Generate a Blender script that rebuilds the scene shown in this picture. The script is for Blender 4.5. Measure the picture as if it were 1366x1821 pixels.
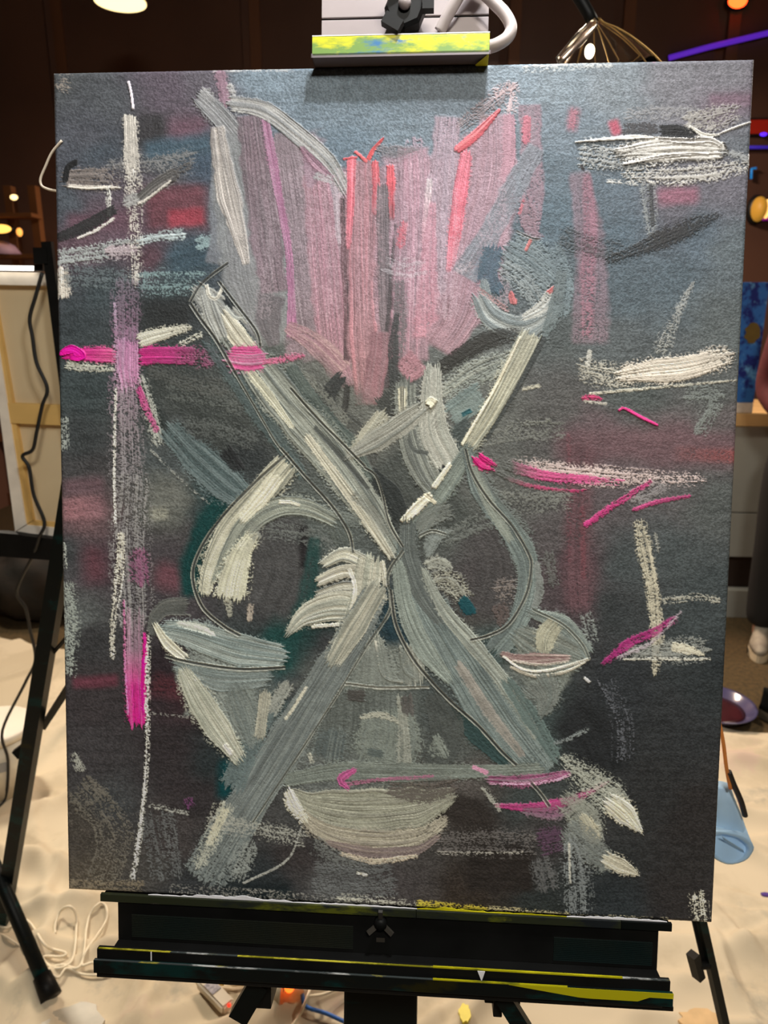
import bpy, bmesh, math, random
import numpy as np
from mathutils import Vector, Matrix, noise as mnoise

for o in list(bpy.data.objects):
    bpy.data.objects.remove(o)
scene = bpy.context.scene
COL = scene.collection
random.seed(4)

# ------------------------------------------------------------------ camera
# world axes expressed in camera axes (x right, y down, z forward); recovered from the canvas' four corners (24 x 30 in)
FPX, CU, CV = 1290.0, 683.0, 910.5
RW = np.array([[0.9978958149, 0.0648185944, 0.0015787320],
               [0.0184760742, -0.2609349580, -0.9651795596],
               [-0.0621496360, 0.9631778120, -0.2615834957]])
ZC = 1.255                       # height of the canvas centre above the floor
LEAN = math.radians(11)          # how far the easel leans back
CAM = np.array([0.03820372, -0.63467593, ZC + 0.16451045])
cam_d = bpy.data.cameras.new('camera')
cam = bpy.data.objects.new('camera', cam_d)
COL.objects.link(cam)
right, down, fwd = RW[0], RW[1], RW[2]
cam.matrix_world = Matrix(((right[0], -down[0], -fwd[0], CAM[0]),
                           (right[1], -down[1], -fwd[1], CAM[1]),
                           (right[2], -down[2], -fwd[2], CAM[2]),
                           (0, 0, 0, 1)))
cam_d.sensor_fit = 'VERTICAL'
cam_d.sensor_height = 36.0
cam_d.lens = FPX / 1821.0 * 36.0
cam_d.clip_start = 0.05
cam_d.clip_end = 60
cam_d.dof.use_dof = True
cam_d.dof.focus_distance = 0.665
cam_d.dof.aperture_fstop = 9.0
scene.camera = cam

# ------------------------------------------------------------------ world, lights, exposure
w = bpy.data.worlds.new('dim_room')
scene.world = w
w.use_nodes = True
w.node_tree.nodes['Background'].inputs[0].default_value = (1.0, 0.86, 0.72, 1)
w.node_tree.nodes['Background'].inputs[1].default_value = 0.035

vs = scene.view_settings
vs.view_transform = 'Standard'
vs.look = 'None'
vs.gamma = 1.0
vs.use_curve_mapping = False
vs.exposure = 0.0


def area(name, loc, target, sx, sy, power, color, spread=180):
    d = bpy.data.lights.new(name, 'AREA')
    d.shape = 'RECTANGLE'
    d.size, d.size_y, d.energy, d.color = sx, sy, power, color
    d.spread = math.radians(spread)
    o = bpy.data.objects.new(name, d)
    COL.objects.link(o)
    o.location = loc
    o.rotation_euler = (Vector(target) - Vector(loc)).to_track_quat('-Z', 'Y').to_euler()
    return o


# warm ceiling lights over the drop cloth; the front and rear fills are added
area('front_fill_light', (0.35, -1.55, 2.85), (0, 0, 1.1), 0.5, 0.3, 34, (1.0, 0.95, 0.86))  # unseen fill, added to brighten the whole canvas from the front
area('ceiling_light_over_cloth', (-2.1, 2.3, 2.9), (-0.6, 1.0, 0), 0.25, 0.25, 27, (1.0, 0.89, 0.73), 100)
area('ceiling_light_over_cloth', (2.4, 2.0, 2.9), (0.9, 1.0, 0), 0.25, 0.25, 13, (1.0, 0.88, 0.72), 100)
area('rear_wall_fill_light', (0.3, 3.3, 2.95), (0.3, 3.6, 0), 0.6, 0.4, 105, (1.0, 0.76, 0.58), 170)  # unseen fill, added to lift the dark back wall


def srgb(r, g, b):
    f = lambda c: (c / 255) / 12.92 if c / 255 <= 0.04045 else ((c / 255 + 0.055) / 1.055) ** 2.4
    return (f(r), f(g), f(b), 1.0)


# ------------------------------------------------------------------ pixel helpers (a pixel is a direction; the surface gives the distance)
def ray(u, v):
    d = np.array([(u - CU) / FPX, (v - CV) / FPX, 1.0])
    return RW.T @ d


def on_floor(u, v, z=0.0):
    d = ray(u, v)
    t = (z - CAM[2]) / d[2]
    return Vector(CAM + t * d)


def on_plane(u, v, p0, n):
    d = ray(u, v)
    t = np.dot(np.array(p0) - CAM, n) / np.dot(d, n)
    return Vector(CAM + t * d)


def at_depth(u, v, y):
    """the point seen at this pixel on the upright plane y metres behind the canvas"""
    return on_plane(u, v, (0, y, 0), np.array([0, 1, 0.0]))


E_Y = np.array([0, math.sin(LEAN), math.cos(LEAN)])
E_Z = np.array([0, -math.cos(LEAN), math.sin(LEAN)])
E_O = np.array([0, 0, ZC])


def on_easel(u, v, c=0.0):
    """easel-local (x right, y up the canvas) of the point seen at this pixel, c metres in front of the canvas face"""
    p = np.array(on_plane(u, v, E_O + c * E_Z, E_Z)) - E_O
    return (float(p[0]), float(p @ E_Y), c)


# ------------------------------------------------------------------ mesh helpers
def link(o, parent=None, loc=None, rot=None):
    COL.objects.link(o)
    if parent is not None:
        o.parent = parent
    if loc is not None:
        o.location = loc
    if rot is not None:
        o.rotation_euler = rot
    return o


def tag(o, label=None, cat=None, group=None, kind=None):
    if label: o['label'] = label
    if cat: o['category'] = cat
    if group: o['group'] = group
    if kind: o['kind'] = kind
    return o


def empty(name, loc=(0, 0, 0), rot=(0, 0, 0)):
    o = bpy.data.objects.new(name, None)
    o.empty_display_size = 0.05
    return link(o, None, loc, rot)


def build(name, bm, material, parent=None, smooth=False, loc=None, rot=None):
    bmesh.ops.recalc_face_normals(bm, faces=bm.faces)
    me = bpy.data.meshes.new(name)
    bm.to_mesh(me)
    bm.free()
    if smooth:
        me.shade_smooth()
    for m in (material if isinstance(material, (list, tuple)) else [material]):
        me.materials.append(m)
    return link(bpy.data.objects.new(name, me), parent, loc, rot)


def box(bm, x0, x1, y0, y1, z0, z1, bev=0.0):
    r = bmesh.ops.create_cube(bm, size=1.0)
    vs_ = r['verts']
    for v in vs_:
        v.co = Vector((x0 + (v.co.x + .5) * (x1 - x0), y0 + (v.co.y + .5) * (y1 - y0), z0 + (v.co.z + .5) * (z1 - z0)))
    if bev > 0:
        es = list({e for v in vs_ for e in v.link_edges})
        bmesh.ops.bevel(bm, geom=es, offset=bev, segments=2, affect='EDGES', profile=0.6)
    return bm


def bxo(name, m, parent, x0, x1, y0, y1, z0, z1, bev=0.0015):
    return build(name, box(bmesh.new(), x0, x1, y0, y1, z0, z1, bev), m, parent)


def prism(bm, pts, vec):
    """closed solid: polygon pts swept along vec"""
    a = [bm.verts.new(p) for p in pts]
    b = [bm.verts.new(Vector(p) + Vector(vec)) for p in pts]
    n = len(pts)
    bm.faces.new(a)
    bm.faces.new(list(reversed(b)))
    for i in range(n):
        bm.faces.new((a[i], b[i], b[(i + 1) % n], a[(i + 1) % n]))
    return bm


def catmull(pts, n=8):
    P = [Vector(p) for p in pts]
    if len(P) < 3:
        return [P[0].lerp(P[-1], i / n) for i in range(n + 1)]
    Q = [P[0] * 2 - P[1]] + P + [P[-1] * 2 - P[-2]]
    out = []
    for i in range(1, len(Q) - 2):
        for k in range(n):
            t = k / n
            a, b, c, d = Q[i - 1], Q[i], Q[i + 1], Q[i + 2]
            out.append(0.5 * ((2 * b) + (c - a) * t + (2 * a - 5 * b + 4 * c - d) * t * t + (3 * b - a - 3 * c + d) * t ** 3))
    out.append(P[-1])
    return out


def tube(bm, pts, r, seg=10, spline=True, sub=8, flat=1.0, ends=True):
    """round bar through pts; r is a number or one radius per control point"""
    P = catmull(pts, sub) if spline else [Vector(p) for p in pts]
    rr = [r] * len(P) if isinstance(r, (int, float)) else list(np.interp(np.linspace(0, 1, len(P)), np.linspace(0, 1, len(r)), r))
    rings = []
    up = Vector((0, 0, 1))
    prev = None
    for i, p in enumerate(P):
        t = (P[min(i + 1, len(P) - 1)] - P[max(i - 1, 0)]).normalized()
        if prev is None:
            a = t.cross(up)
            if a.length < 1e-3:
                a = t.cross(Vector((1, 0, 0)))
            a.normalize()
        else:
            a = (prev - t * prev.dot(t)).normalized()
        prev = a
        b = t.cross(a)
        rings.append([bm.verts.new(p + a * math.cos(2 * math.pi * k / seg) * rr[i] + b * math.sin(2 * math.pi * k / seg) * rr[i] * flat) for k in range(seg)])
    for i in range(len(rings) - 1):
        for k in range(seg):
            bm.faces.new((rings[i][k], rings[i][(k + 1) % seg], rings[i + 1][(k + 1) % seg], rings[i + 1][k]))
    if ends:
        bm.faces.new(list(reversed(rings[0])))
        bm.faces.new(rings[-1])
    return bm


def beam(bm, a, b, wx, wy, up=(0, 0, 1), bev=0.002):
    """rectangular bar from a to b"""
    a, b = Vector(a), Vector(b)
    t = (b - a).normalized()
    s = t.cross(Vector(up)).normalized()
    n = s.cross(t)
    q = [s * wx / 2 + n * wy / 2, -s * wx / 2 + n * wy / 2, -s * wx / 2 - n * wy / 2, s * wx / 2 - n * wy / 2]
    prism(bm, [a + k for k in q], b - a)
    return bm


def lathe(bm, prof, seg=32, M=Matrix.Identity(4), closed=False):
    rings = []
    for (r, z) in prof:
        rings.append([bm.verts.new(M @ Vector((r * math.cos(2 * math.pi * k / seg), r * math.sin(2 * math.pi * k / seg), z))) for k in range(seg)])
    n = len(rings)
    for i in range(n if closed else n - 1):
        A, B = rings[i], rings[(i + 1) % n]
        for k in range(seg):
            bm.faces.new((A[k], A[(k + 1) % seg], B[(k + 1) % seg], B[k]))
    if not closed:
        bm.faces.new(rings[0])
        bm.faces.new(rings[-1])
    return bm


# ------------------------------------------------------------------ materials (all procedural)
def nt(name):
    m = bpy.data.materials.new(name)
    m.use_nodes = True
    t = m.node_tree
    return m, t, t.nodes['Principled BSDF']


def mat(name, c, rough=0.5, metal=0.0, c2=None, scale=30.0, bump=0.0, bscale=200.0, spec=0.5, detail=4.0, lo=0.35, hi=0.65, stretch=None, coat=0.0):
    m, t, p = nt(name)
    p.inputs['Roughness'].default_value = rough
    p.inputs['Metallic'].default_value = metal
    p.inputs['Specular IOR Level'].default_value = spec
    p.inputs['Coat Weight'].default_value = coat
    tc = t.nodes.new('ShaderNodeTexCoord')
    src = tc.outputs['Object']
    if stretch:
        mp = t.nodes.new('ShaderNodeMapping')
        mp.inputs['Scale'].default_value = stretch
        t.links.new(src, mp.inputs[0])
        src = mp.outputs[0]
    nz = t.nodes.new('ShaderNodeTexNoise')
    nz.inputs['Scale'].default_value = scale
    nz.inputs['Detail'].default_value = detail
    t.links.new(src, nz.inputs['Vector'])
    rp = t.nodes.new('ShaderNodeValToRGB')
    rp.color_ramp.elements[0].position, rp.color_ramp.elements[1].position = lo, hi
    rp.color_ramp.elements[0].color = c
    rp.color_ramp.elements[1].color = c2 if c2 else tuple(min(1, k * 1.18) for k in c[:3]) + (1,)
    t.links.new(nz.outputs['Fac'], rp.inputs[0])
    t.links.new(rp.outputs[0], p.inputs['Base Color'])
    if bump > 0:
        n2 = t.nodes.new('ShaderNodeTexNoise')
        n2.inputs['Scale'].default_value = bscale
        n2.inputs['Detail'].default_value = 3
        t.links.new(src, n2.inputs['Vector'])
        b = t.nodes.new('ShaderNodeBump')
        b.inputs['Strength'].default_value = bump
        b.inputs['Distance'].default_value = 0.002
        t.links.new(n2.outputs['Fac'], b.inputs['Height'])
        t.links.new(b.outputs[0], p.inputs['Normal'])
    return m


def glow(name, c, strength):
    m, t, p = nt(name)
    p.inputs['Base Color'].default_value = c
    p.inputs['Emission Color'].default_value = c
    p.inputs['Emission Strength'].default_value = strength
    return m


def clear(name, c, rough=0.05, ior=1.45):
    m, t, p = nt(name)
    p.inputs['Base Color'].default_value = c
    p.inputs['Transmission Weight'].default_value = 1.0
    p.inputs['Roughness'].default_value = rough
    p.inputs['IOR'].default_value = ior
    return m


def smear_mat(name, base, layers, rough=0.45, stretch=(1, 1, 1), metal=0.0, spec=0.3):
    """painted-over surface: base colour with smears; layers = (colour, noise scale, threshold, seed offset)"""
    m, t, p = nt(name)
    p.inputs['Roughness'].default_value = rough
    p.inputs['Metallic'].default_value = metal
    p.inputs['Specular IOR Level'].default_value = spec
    tc = t.nodes.new('ShaderNodeTexCoord')
    cur = None
    for (c, sc, th, off) in layers:
        mp = t.nodes.new('ShaderNodeMapping')
        mp.inputs['Scale'].default_value = stretch
        mp.inputs['Location'].default_value = (off, off * 1.7, off * .6)
        t.links.new(tc.outputs['Object'], mp.inputs[0])
        nz = t.nodes.new('ShaderNodeTexNoise')
        nz.inputs['Scale'].default_value = sc
        nz.inputs['Detail'].default_value = 6
        nz.inputs['Roughness'].default_value = 0.65
        t.links.new(mp.outputs[0], nz.inputs['Vector'])
        rp = t.nodes.new('ShaderNodeValToRGB')
        rp.color_ramp.elements[0].position, rp.color_ramp.elements[1].position = th - 0.03, th + 0.04
        t.links.new(nz.outputs['Fac'], rp.inputs[0])
        mx = t.nodes.new('ShaderNodeMix')
        mx.data_type = 'RGBA'
        t.links.new(rp.outputs[0], mx.inputs[0])
        if cur is None:
            mx.inputs[6].default_value = base
        else:
            t.links.new(cur, mx.inputs[6])
        mx.inputs[7].default_value = c
        cur = mx.outputs[2]
    t.links.new(cur, p.inputs['Base Color'])
    return m
# ------------------------------------------------------------------ the room
M_carpet = mat('carpet', srgb(62, 50, 26), 0.95, c2=srgb(84, 66, 36), scale=60, bump=0.5, bscale=400)
M_wall = mat('dark_wall', srgb(96, 66, 54), 0.7, c2=srgb(112, 78, 62), scale=1.5)
M_ceil = mat('ceiling_paint', srgb(60, 54, 50), 0.9, scale=2)
M_trim = mat('brown_frame', srgb(96, 60, 40), 0.5, c2=srgb(120, 78, 50), scale=6, stretch=(1, 1, .2))
M_pane = mat('dark_pane', srgb(84, 60, 50), 0.4, c2=srgb(104, 74, 60), scale=0.9)
RX0, RX1, RY0, RY1, RH = -3.2, 3.4, -3.2, 4.6, 3.7


def room_box(name, m, *a):
    return tag(bxo(name, m, None, *a, 0.0), kind='structure')


room_box('floor', M_carpet, RX0, RX1, RY0, RY1, -0.1, 0.0)
room_box('ceiling', M_ceil, RX0, RX1, RY0, RY1, RH, RH + 0.1)
room_box('wall_back', M_wall, RX0, RX1, RY1, RY1 + 0.1, 0, RH)
room_box('wall_left', M_wall, RX0 - 0.1, RX0, RY0, RY1, 0, RH)
room_box('wall_right', M_wall, RX1, RX1 + 0.1, RY0, RY1, 0, RH)
room_box('wall_front', M_wall, RX0, RX1, RY0 - 0.1, RY0, 0, RH)
# tall dark windows on the back wall, between brown frames
WY = RY1
xs = [at_depth(u, 60, WY)[0] for u in (-330, 100, 447, 640, 905, 1105, 1290, 1500)]
for i in range(len(xs) - 1):
    wn = empty('window_%d' % (i + 1), ((xs[i] + xs[i + 1]) / 2, WY, 0.5))
    tag(wn, kind='structure')
    h = (xs[i + 1] - xs[i]) / 2
    bxo('window_pane', M_pane, wn, -h + .06, h - .06, -.03, -.004, 0.06, 3.0, 0.0)
    bxo('window_frame', M_trim, wn, -h, -h + .07, -.05, -.002, 0.0, 3.06)
    bxo('window_frame', M_trim, wn, -h + .07, h, -.05, -.002, 3.0, 3.06)
    bxo('window_frame', M_trim, wn, -h + .07, h, -.05, -.002, 0.0, 0.06)
tag(bxo('baseboard_back', M_trim, None, RX0, RX1, RY1 - .02, RY1 - .001, 0, 0.1), kind='structure')

# drop cloth: one creased sheet over the floor
M_cloth = smear_mat('drop_cloth_cotton', srgb(206, 192, 166),
                    [(srgb(194, 180, 154), 2.3, 0.52, 1.0), (srgb(172, 164, 146), 3.1, 0.63, 4.0), (srgb(200, 178, 160), 2.2, 0.66, 7.0),
                     (srgb(120, 116, 100), 9.0, 0.74, 9.0), (srgb(70, 60, 66), 45.0, 0.79, 3.0)], rough=0.85)
xl, yl = on_floor(-60, 1128)[:2]
xr, yr = on_floor(1420, 1312)[:2]
slope = (yr - yl) / (xr - xl)
NXc, NYc = 400, 330
X0c, X1c, Y0c = -1.95, 2.05, -0.9
folds = []
rg = np.random.RandomState(11)
for _ in range(90):
    a = rg.uniform(-0.5, 0.9) if rg.rand() < .6 else rg.uniform(-1.5, 1.5)
    folds.append((rg.uniform(-1.8, 1.9), rg.uniform(.2, 2.6), a, rg.uniform(.25, 1.1), rg.uniform(.014, .034), rg.uniform(.008, .022)))
for (u0, v0, u1, v1, wd, hh) in ((1285, 1318, 1380, 1348, .018, .016), (1285, 1350, 1390, 1385, .022, .02), (1290, 1478, 1390, 1512, .016, .016), (1285, 1605, 1390, 1700, .02, .018), (1265, 1650, 1345, 1790, .018, .018),
                                 (1300, 1720, 1390, 1830, .018, .014), (1290, 1560, 1390, 1590, .02, .012), (112, 1172, -20, 1206, .022, .02), (112, 1236, -20, 1300, .02, .018), (115, 1425, 20, 1490, .016, .014), (112, 1500, 40, 1610, .014, .014),
                                 (20, 1800, 110, 1755, .014, .012), (300, 1745, 270, 1821, .014, .012)):
    pa, pb = on_floor(u0, v0), on_floor(u1, v1)
    folds.append(((pa.x + pb.x) / 2, (pa.y + pb.y) / 2, math.atan2(pb.y - pa.y, pb.x - pa.x), (pb - pa).length * .55, wd, hh))
gx, gy = np.meshgrid(np.linspace(X0c, X1c, NXc), np.linspace(0, 1, NYc))
far = yl + slope * (gx - xl) + 0.03 * np.sin(gx * 5.0)
gy = Y0c + gy * (far - Y0c)


def cloth_z(x, y):
    """height of the creased cloth"""
    z = 0.003 + 0.002 * np.sin(x * 3.1 + y * 2.2) ** 2
    for (fx, fy, a, L, wd, hh) in folds:
        dx, dy = x - fx, y - fy
        s, n = dx * np.cos(a) + dy * np.sin(a), -dx * np.sin(a) + dy * np.cos(a)
        n = n + 0.06 * np.sin(s * 4 + fx * 9)
        z = z + hh * np.exp(-(n / np.where(n > 0, wd * .55, wd * 1.6)) ** 2) * np.exp(-(s / L) ** 4)
    return z


gz = cloth_z(gx, gy)
bm = bmesh.new()
vv = [[bm.verts.new((gx[j, i], gy[j, i], gz[j, i])) for i in range(NXc)] for j in range(NYc)]
for j in range(NYc - 1):
    for i in range(NXc - 1):
        bm.faces.new((vv[j][i], vv[j][i + 1], vv[j + 1][i + 1], vv[j + 1][i]))
cloth = build('drop_cloth', bm, M_cloth, None, True)
tag(cloth, 'creased cream drop cloth spread over the floor under the easel', 'cloth')
CLOTH_Z = 0.006


def spot(name, u, v, rx, ry, c, label):
    """dried splash of paint lying on the cloth"""
    p = on_floor(u, v, 0.012)
    zc = float(cloth_z(p.x, p.y))
    b_ = bmesh.new()
    r0 = random.Random(u)
    n = 22
    prism(b_, [(p.x + rx * math.cos(k * 6.283 / n) * (0.8 + .35 * r0.random()), p.y + ry * math.sin(k * 6.283 / n) * (0.8 + .35 * r0.random()), zc - .002) for k in range(n)], (0, 0, 0.006))
    return tag(build(name, b_, mat(name + '_paint', c, 0.4), None), label, 'paint splash')


spot('paint_splash', 826, 1812, .012, .022, srgb(222, 206, 20), 'yellow paint splash on the cloth just right of the easel mast')
spot('paint_splash', 1362, 1588, .012, .006, srgb(70, 40, 120), 'small purple paint splash on the cloth at the right edge')
spot('paint_splash', 1250, 1818, .045, .03, srgb(206, 172, 124), 'orange stain on the cloth near the right easel leg')
spot('paint_splash', 130, 1828, .06, .05, srgb(172, 164, 146), 'grey puddle stain on the cloth at the bottom left')

# ------------------------------------------------------------------ counter with a blue painting, at the right
CY = 2.75
M_cpanel = mat('counter_panel_paint', srgb(150, 150, 142), 0.6, scale=3)
M_cwood = mat('counter_wood', srgb(196, 160, 108), 0.5, scale=12, stretch=(.2, 1, 1))
M_cwhite = mat('counter_paper', srgb(215, 200, 190), 0.6, scale=12)
M_cdark = mat('counter_plinth', srgb(48, 34, 26), 0.7, scale=5)
zt = lambda v: at_depth(1305, v, CY)[2]
cx0, cx1 = at_depth(1180, 800, CY)[0], RX1 - .25
ct = empty('counter', ((cx0 + cx1) / 2, CY, 0))
hw = (cx1 - cx0) / 2
bxo('plinth', M_cdark, ct, -hw, hw, .06, .6, 0.0, zt(990))
bxo('base_step', M_cpanel, ct, -hw, hw, .0, .055, 0.0, zt(1050))
zs = zt(912)
bxo('panel', M_cpanel, ct, -hw, hw, .0, .6, zt(990), zs - .002)
bxo('panel', M_cpanel, ct, -hw, hw, .0, .6, zs + .004, zt(757))
bxo('counter_top', M_cwood, ct, -hw - .01, hw, -.02, .6, zt(757) + .001, zt(735))
tag(ct, 'grey panelled counter with a pale wooden top behind the standing person', 'counter')
bp = empty('blue_painting', at_depth(1335, 716, CY))
bx0, bx1 = at_depth(1308, 600, CY)[0] - bp.location.x, at_depth(1356, 600, CY)[0] - bp.location.x
bz = at_depth(1335, 502, CY)[2] - bp.location.z
zb0 = zt(735) + .002 - bp.location.z
M_blue = smear_mat('blue_paint', srgb(52, 112, 190), [(srgb(26, 40, 120), 16, .55, 2.), (srgb(104, 166, 220), 14, .58, 5.), (srgb(30, 60, 150), 30, .6, 8.), (srgb(190, 190, 200), 22, .72, 3.)], .6, (1, 1, .8))
M_bedge = mat('raw_canvas_edge', srgb(205, 196, 184), .8, scale=40)
bxo('canvas', M_blue, bp, bx0 - .1, bx1, 0.0, .03, 0.0, bz)
bxo('bottom_margin', M_bedge, bp, bx0 - .1, bx1, 0.0, .03, zb0, -.001)
b_ = bmesh.new()
n = 16
prism(b_, [((bx0 + bx1) / 2 + .012 + .032 * math.cos(k * 6.283 / n) * (1 + .2 * math.sin(3 * k)), -.004, at_depth(1332, 592, CY)[2] - bp.location.z + .045 * math.sin(k * 6.283 / n)) for k in range(n)], (0, .0045, 0))
build('ochre_patch', b_, mat('ochre_paint', srgb(104, 84, 30), .6, scale=30), bp)
tag(bp, 'narrow blue abstract painting standing on the counter', 'painting')

# ------------------------------------------------------------------ lamps and glimmers in the dark background
M_shade = glow('lamp_glow_warm', srgb(255, 226, 160), 2.2)
M_black = mat('black_metal', srgb(24, 24, 24), 0.45, metal=0.3, scale=40)
M_cord = mat('black_cord', srgb(16, 16, 15), 0.6, scale=40)
p = at_depth(214, 4, 3.2)
pl = empty('pendant_lamp', p)
b_ = bmesh.new()
lathe(b_, [(.005, .17), (.05, .16), (.10, .09), (.122, .012), (.122, .004), (.115, .004), (.095, .085), (.05, .15), (.004, .16)], 32, closed=True)
build('lamp_shade', b_, mat('pendant_shade', srgb(120, 84, 50), .5, scale=20), pl, True)
b_ = bmesh.new()
lathe(b_, [(.118, .006), (.118, -.002), (.04, -.012)], 32)
build('diffuser', b_, M_shade, pl, True)
build('cord', tube(bmesh.new(), [(0, 0, .165), (0, 0, RH - p.z)], .004, spline=False), M_cord, pl)
tag(pl, 'round warm pendant lamp hanging at the top left', 'lamp')


def bulb(name, u, v, y, r, c, s, label, cat, sx=1.0, sz=1.0):
    p = at_depth(u, v, y)
    o = empty(name, p)
    b2 = bmesh.new()
    bmesh.ops.create_uvsphere(b2, u_segments=20, v_segments=12, radius=r)
    for q in b2.verts:
        q.co.x *= sx
        q.co.z *= sz
    build('lens', b2, glow(name + '_glow', c, s), o, True)
    b2 = bmesh.new()
    lathe(b2, [(r * 1.1, 0.0), (r * 1.25, r * .6), (r * .5, r * 1.4)], 20, Matrix.Diagonal((sx, 1, sz, 1)) @ Matrix.Rotation(math.radians(-90), 4, 'X'))
    build('housing', b2, M_black, o, True)
    return tag(o, label, cat)


bulb('stage_light', 1312, 2, 4.52, 0.0426, srgb(255, 60, 20), 9, 'small red stage light at the top right corner', 'light', 1.3, .9)
bulb('indicator_light', 1358, 239, 4.52, 0.0139, srgb(90, 40, 255), 1.6, 'tiny violet point light beside the right edge of the canvas', 'light', 1.6, .8)
bulb('fairy_light', 25, 351, 3.4, .016, srgb(255, 220, 150), 2.5, 'small round warm light above the left shelf', 'light', 1.3, .9)
bulb('fairy_light', 2, 407, 3.4, .03, srgb(255, 190, 90), 2.0, 'oblong warm light at the left edge beside the shelf', 'light', 1.9, .75)
bulb('fairy_light', 35, 413, 3.4, .02, srgb(255, 170, 80), 1.4, 'small amber light low on the left shelf', 'light', .8, 1.1)
bulb('wall_lamp', 1363, 372, 4.52, 0.0581, srgb(255, 200, 120), 1.5, 'bright narrow warm lamp at the right edge above the blue painting', 'light', .35, 1.0)
bulb('wall_lamp', 1349, 372, 4.52, 0.0796, srgb(190, 140, 50), .5, 'dim ochre lamp at the right edge beside a brighter one', 'light', .6, .95)


def strip(name, pts, y, r, c, s, label):
    o = empty(name, at_depth(*pts[0], y))
    P = [at_depth(a, b, y) - o.location for a, b in pts]
    build('glow_tube', tube(bmesh.new(), P, r, spline=False), glow(name + '_glow', c, s), o, True)
    dz = Vector((0, r * 1.6, 0))
    build('mount', tube(bmesh.new(), [q + dz for q in P], r * 1.2, spline=False), M_black, o, True)
    return tag(o, label, 'light strip')


strip('light_strip', [(1190, 103), (1260, 84), (1420, 46)], 4.53, 0.0155, srgb(92, 40, 190), .75, 'sloping violet light strip above the top right of the canvas')
strip('light_strip', [(1300, 262), (1420, 262)], 4.53, 0.0095, srgb(60, 40, 190), .35, 'thin level blue light strip right of the canvas')
strip('light_strip', [(1340, 390), (1420, 385)], 4.53, 0.0119, srgb(150, 30, 150), .4, 'short magenta light strip below the warm lamps at the right')
strip('light_strip', [(1336, 318), (1337, 300), (1345, 299)], 4.53, 0.0071, srgb(30, 120, 190), .7, 'small bent cyan light strip touching the right canvas edge')
# red glowing sign board far right
o = empty('red_panel', at_depth(1362, 222, 4.54))
bxo('panel', glow('red_panel_glow', srgb(150, 26, 8), .28), o, -.12, .3, 0, .02, -.05, .03)
bxo('frame', M_black, o, -.13, .31, .001, .04, -.06, .04)
tag(o, 'dim red lit panel right of the canvas', 'panel')

# wooden shelf posts and a mauve shade at the far left
M_post = mat('shelf_wood', srgb(110, 66, 28), 0.6, scale=8, stretch=(1, 1, .1))
sh = empty('shelf', at_depth(40, 470, 3.5))
sx = sh.location.x
for (u0, u1) in ((13, 27), (56, 70)):
    bxo('post', M_post, sh, at_depth(u0, 400, 3.5)[0] - sx, at_depth(u1, 400, 3.5)[0] - sx, 0, .05, -sh.location.z, at_depth(20, 330, 3.5)[2] - sh.location.z)
for v in (455, 384):
    z = at_depth(20, v, 3.5)[2] - sh.location.z
    bxo('shelf_board', M_post, sh, at_depth(-120, 400, 3.5)[0] - sx, at_depth(78, 400, 3.5)[0] - sx, -.12, 0.0, z - .02, z)
tag(sh, 'wooden shelf rack in the dark at the far left', 'shelf')
o = empty('table_lamp', at_depth(4, 455, 3.44) + Vector((0, 0, .004)))
b_ = bmesh.new()
lathe(b_, [(.02, .075), (.07, .05), (.105, 0), (.10, 0), (.066, .045), (.018, .07)], 24, closed=True)
build('lamp_shade', b_, mat('mauve_shade', srgb(170, 140, 160), .6, scale=20), o, True)
build('stem', tube(bmesh.new(), [(0, 0, .06), (0, 0, .001)], .008, spline=False), M_black, o)
tag(o, 'mauve lamp shade on the shelf at the left edge', 'lamp')
# ------------------------------------------------------------------ the easel (local frame: x right, y up along the canvas, z towards the viewer)
CW, CH, CT = 0.61, 0.762, 0.036
ROT = (math.radians(79), 0, 0)
M_blk = mat('easel_black', srgb(14, 14, 13), 0.5, c2=srgb(20, 20, 19), scale=25, spec=0.16)
M_teal = smear_mat('easel_black_smeared', srgb(12, 16, 15), [(srgb(8, 40, 38), 18, .58, 2.), (srgb(32, 30, 10), 22, .62, 5.), (srgb(170, 176, 180), 150, .76, 9.)], .45, (.5, 1, 1), spec=.15)
M_lipg = smear_mat('easel_lip_smeared', srgb(40, 44, 28), [(srgb(84, 88, 24), 30, .54, 2.), (srgb(26, 30, 32), 30, .55, 5.), (srgb(130, 122, 28), 40, .66, 7.), (srgb(130, 110, 116), 40, .7, 4.)], .5, (.35, 1, 1))
M_yel = smear_mat('easel_lip_yellow', srgb(176, 168, 14), [(srgb(214, 204, 30), 20, .5, 1.), (srgb(90, 92, 16), 30, .62, 3.)], .45, (.3, 1, 1))
M_clampf = smear_mat('clamp_face_paint', srgb(196, 196, 24), [(srgb(116, 150, 70), 26, .47, 2.), (srgb(50, 110, 160), 22, .555, 6.), (srgb(210, 206, 30), 34, .57, 4.), (srgb(80, 74, 80), 20, .645, 9.), (srgb(206, 206, 40), 80, .64, 12.)], .5, (.45, 1.2, 1))
M_alu = mat('easel_aluminium', srgb(158, 146, 145), 0.5, metal=0.0, c2=srgb(168, 156, 154), scale=14, spec=0.3)
M_wing = mat('easel_wing', srgb(52, 48, 42), .5, scale=60)
M_rib = mat('easel_rib', srgb(34, 34, 26), .35, c2=srgb(18, 30, 29), scale=6, spec=.4)  # olive and teal reflections put into the rib colour
M_alud = mat('easel_aluminium_dark', srgb(108, 98, 100), 0.5, scale=14)
M_white_p = mat('white_smear_and_lit_edge', srgb(226, 224, 226), 0.5, scale=50)

ez = empty('easel', tuple(E_O), ROT)
tag(ez, 'black metal studio easel smeared with paint holding the large canvas', 'easel')
TOP, BOT = CH / 2, -CH / 2
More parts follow.
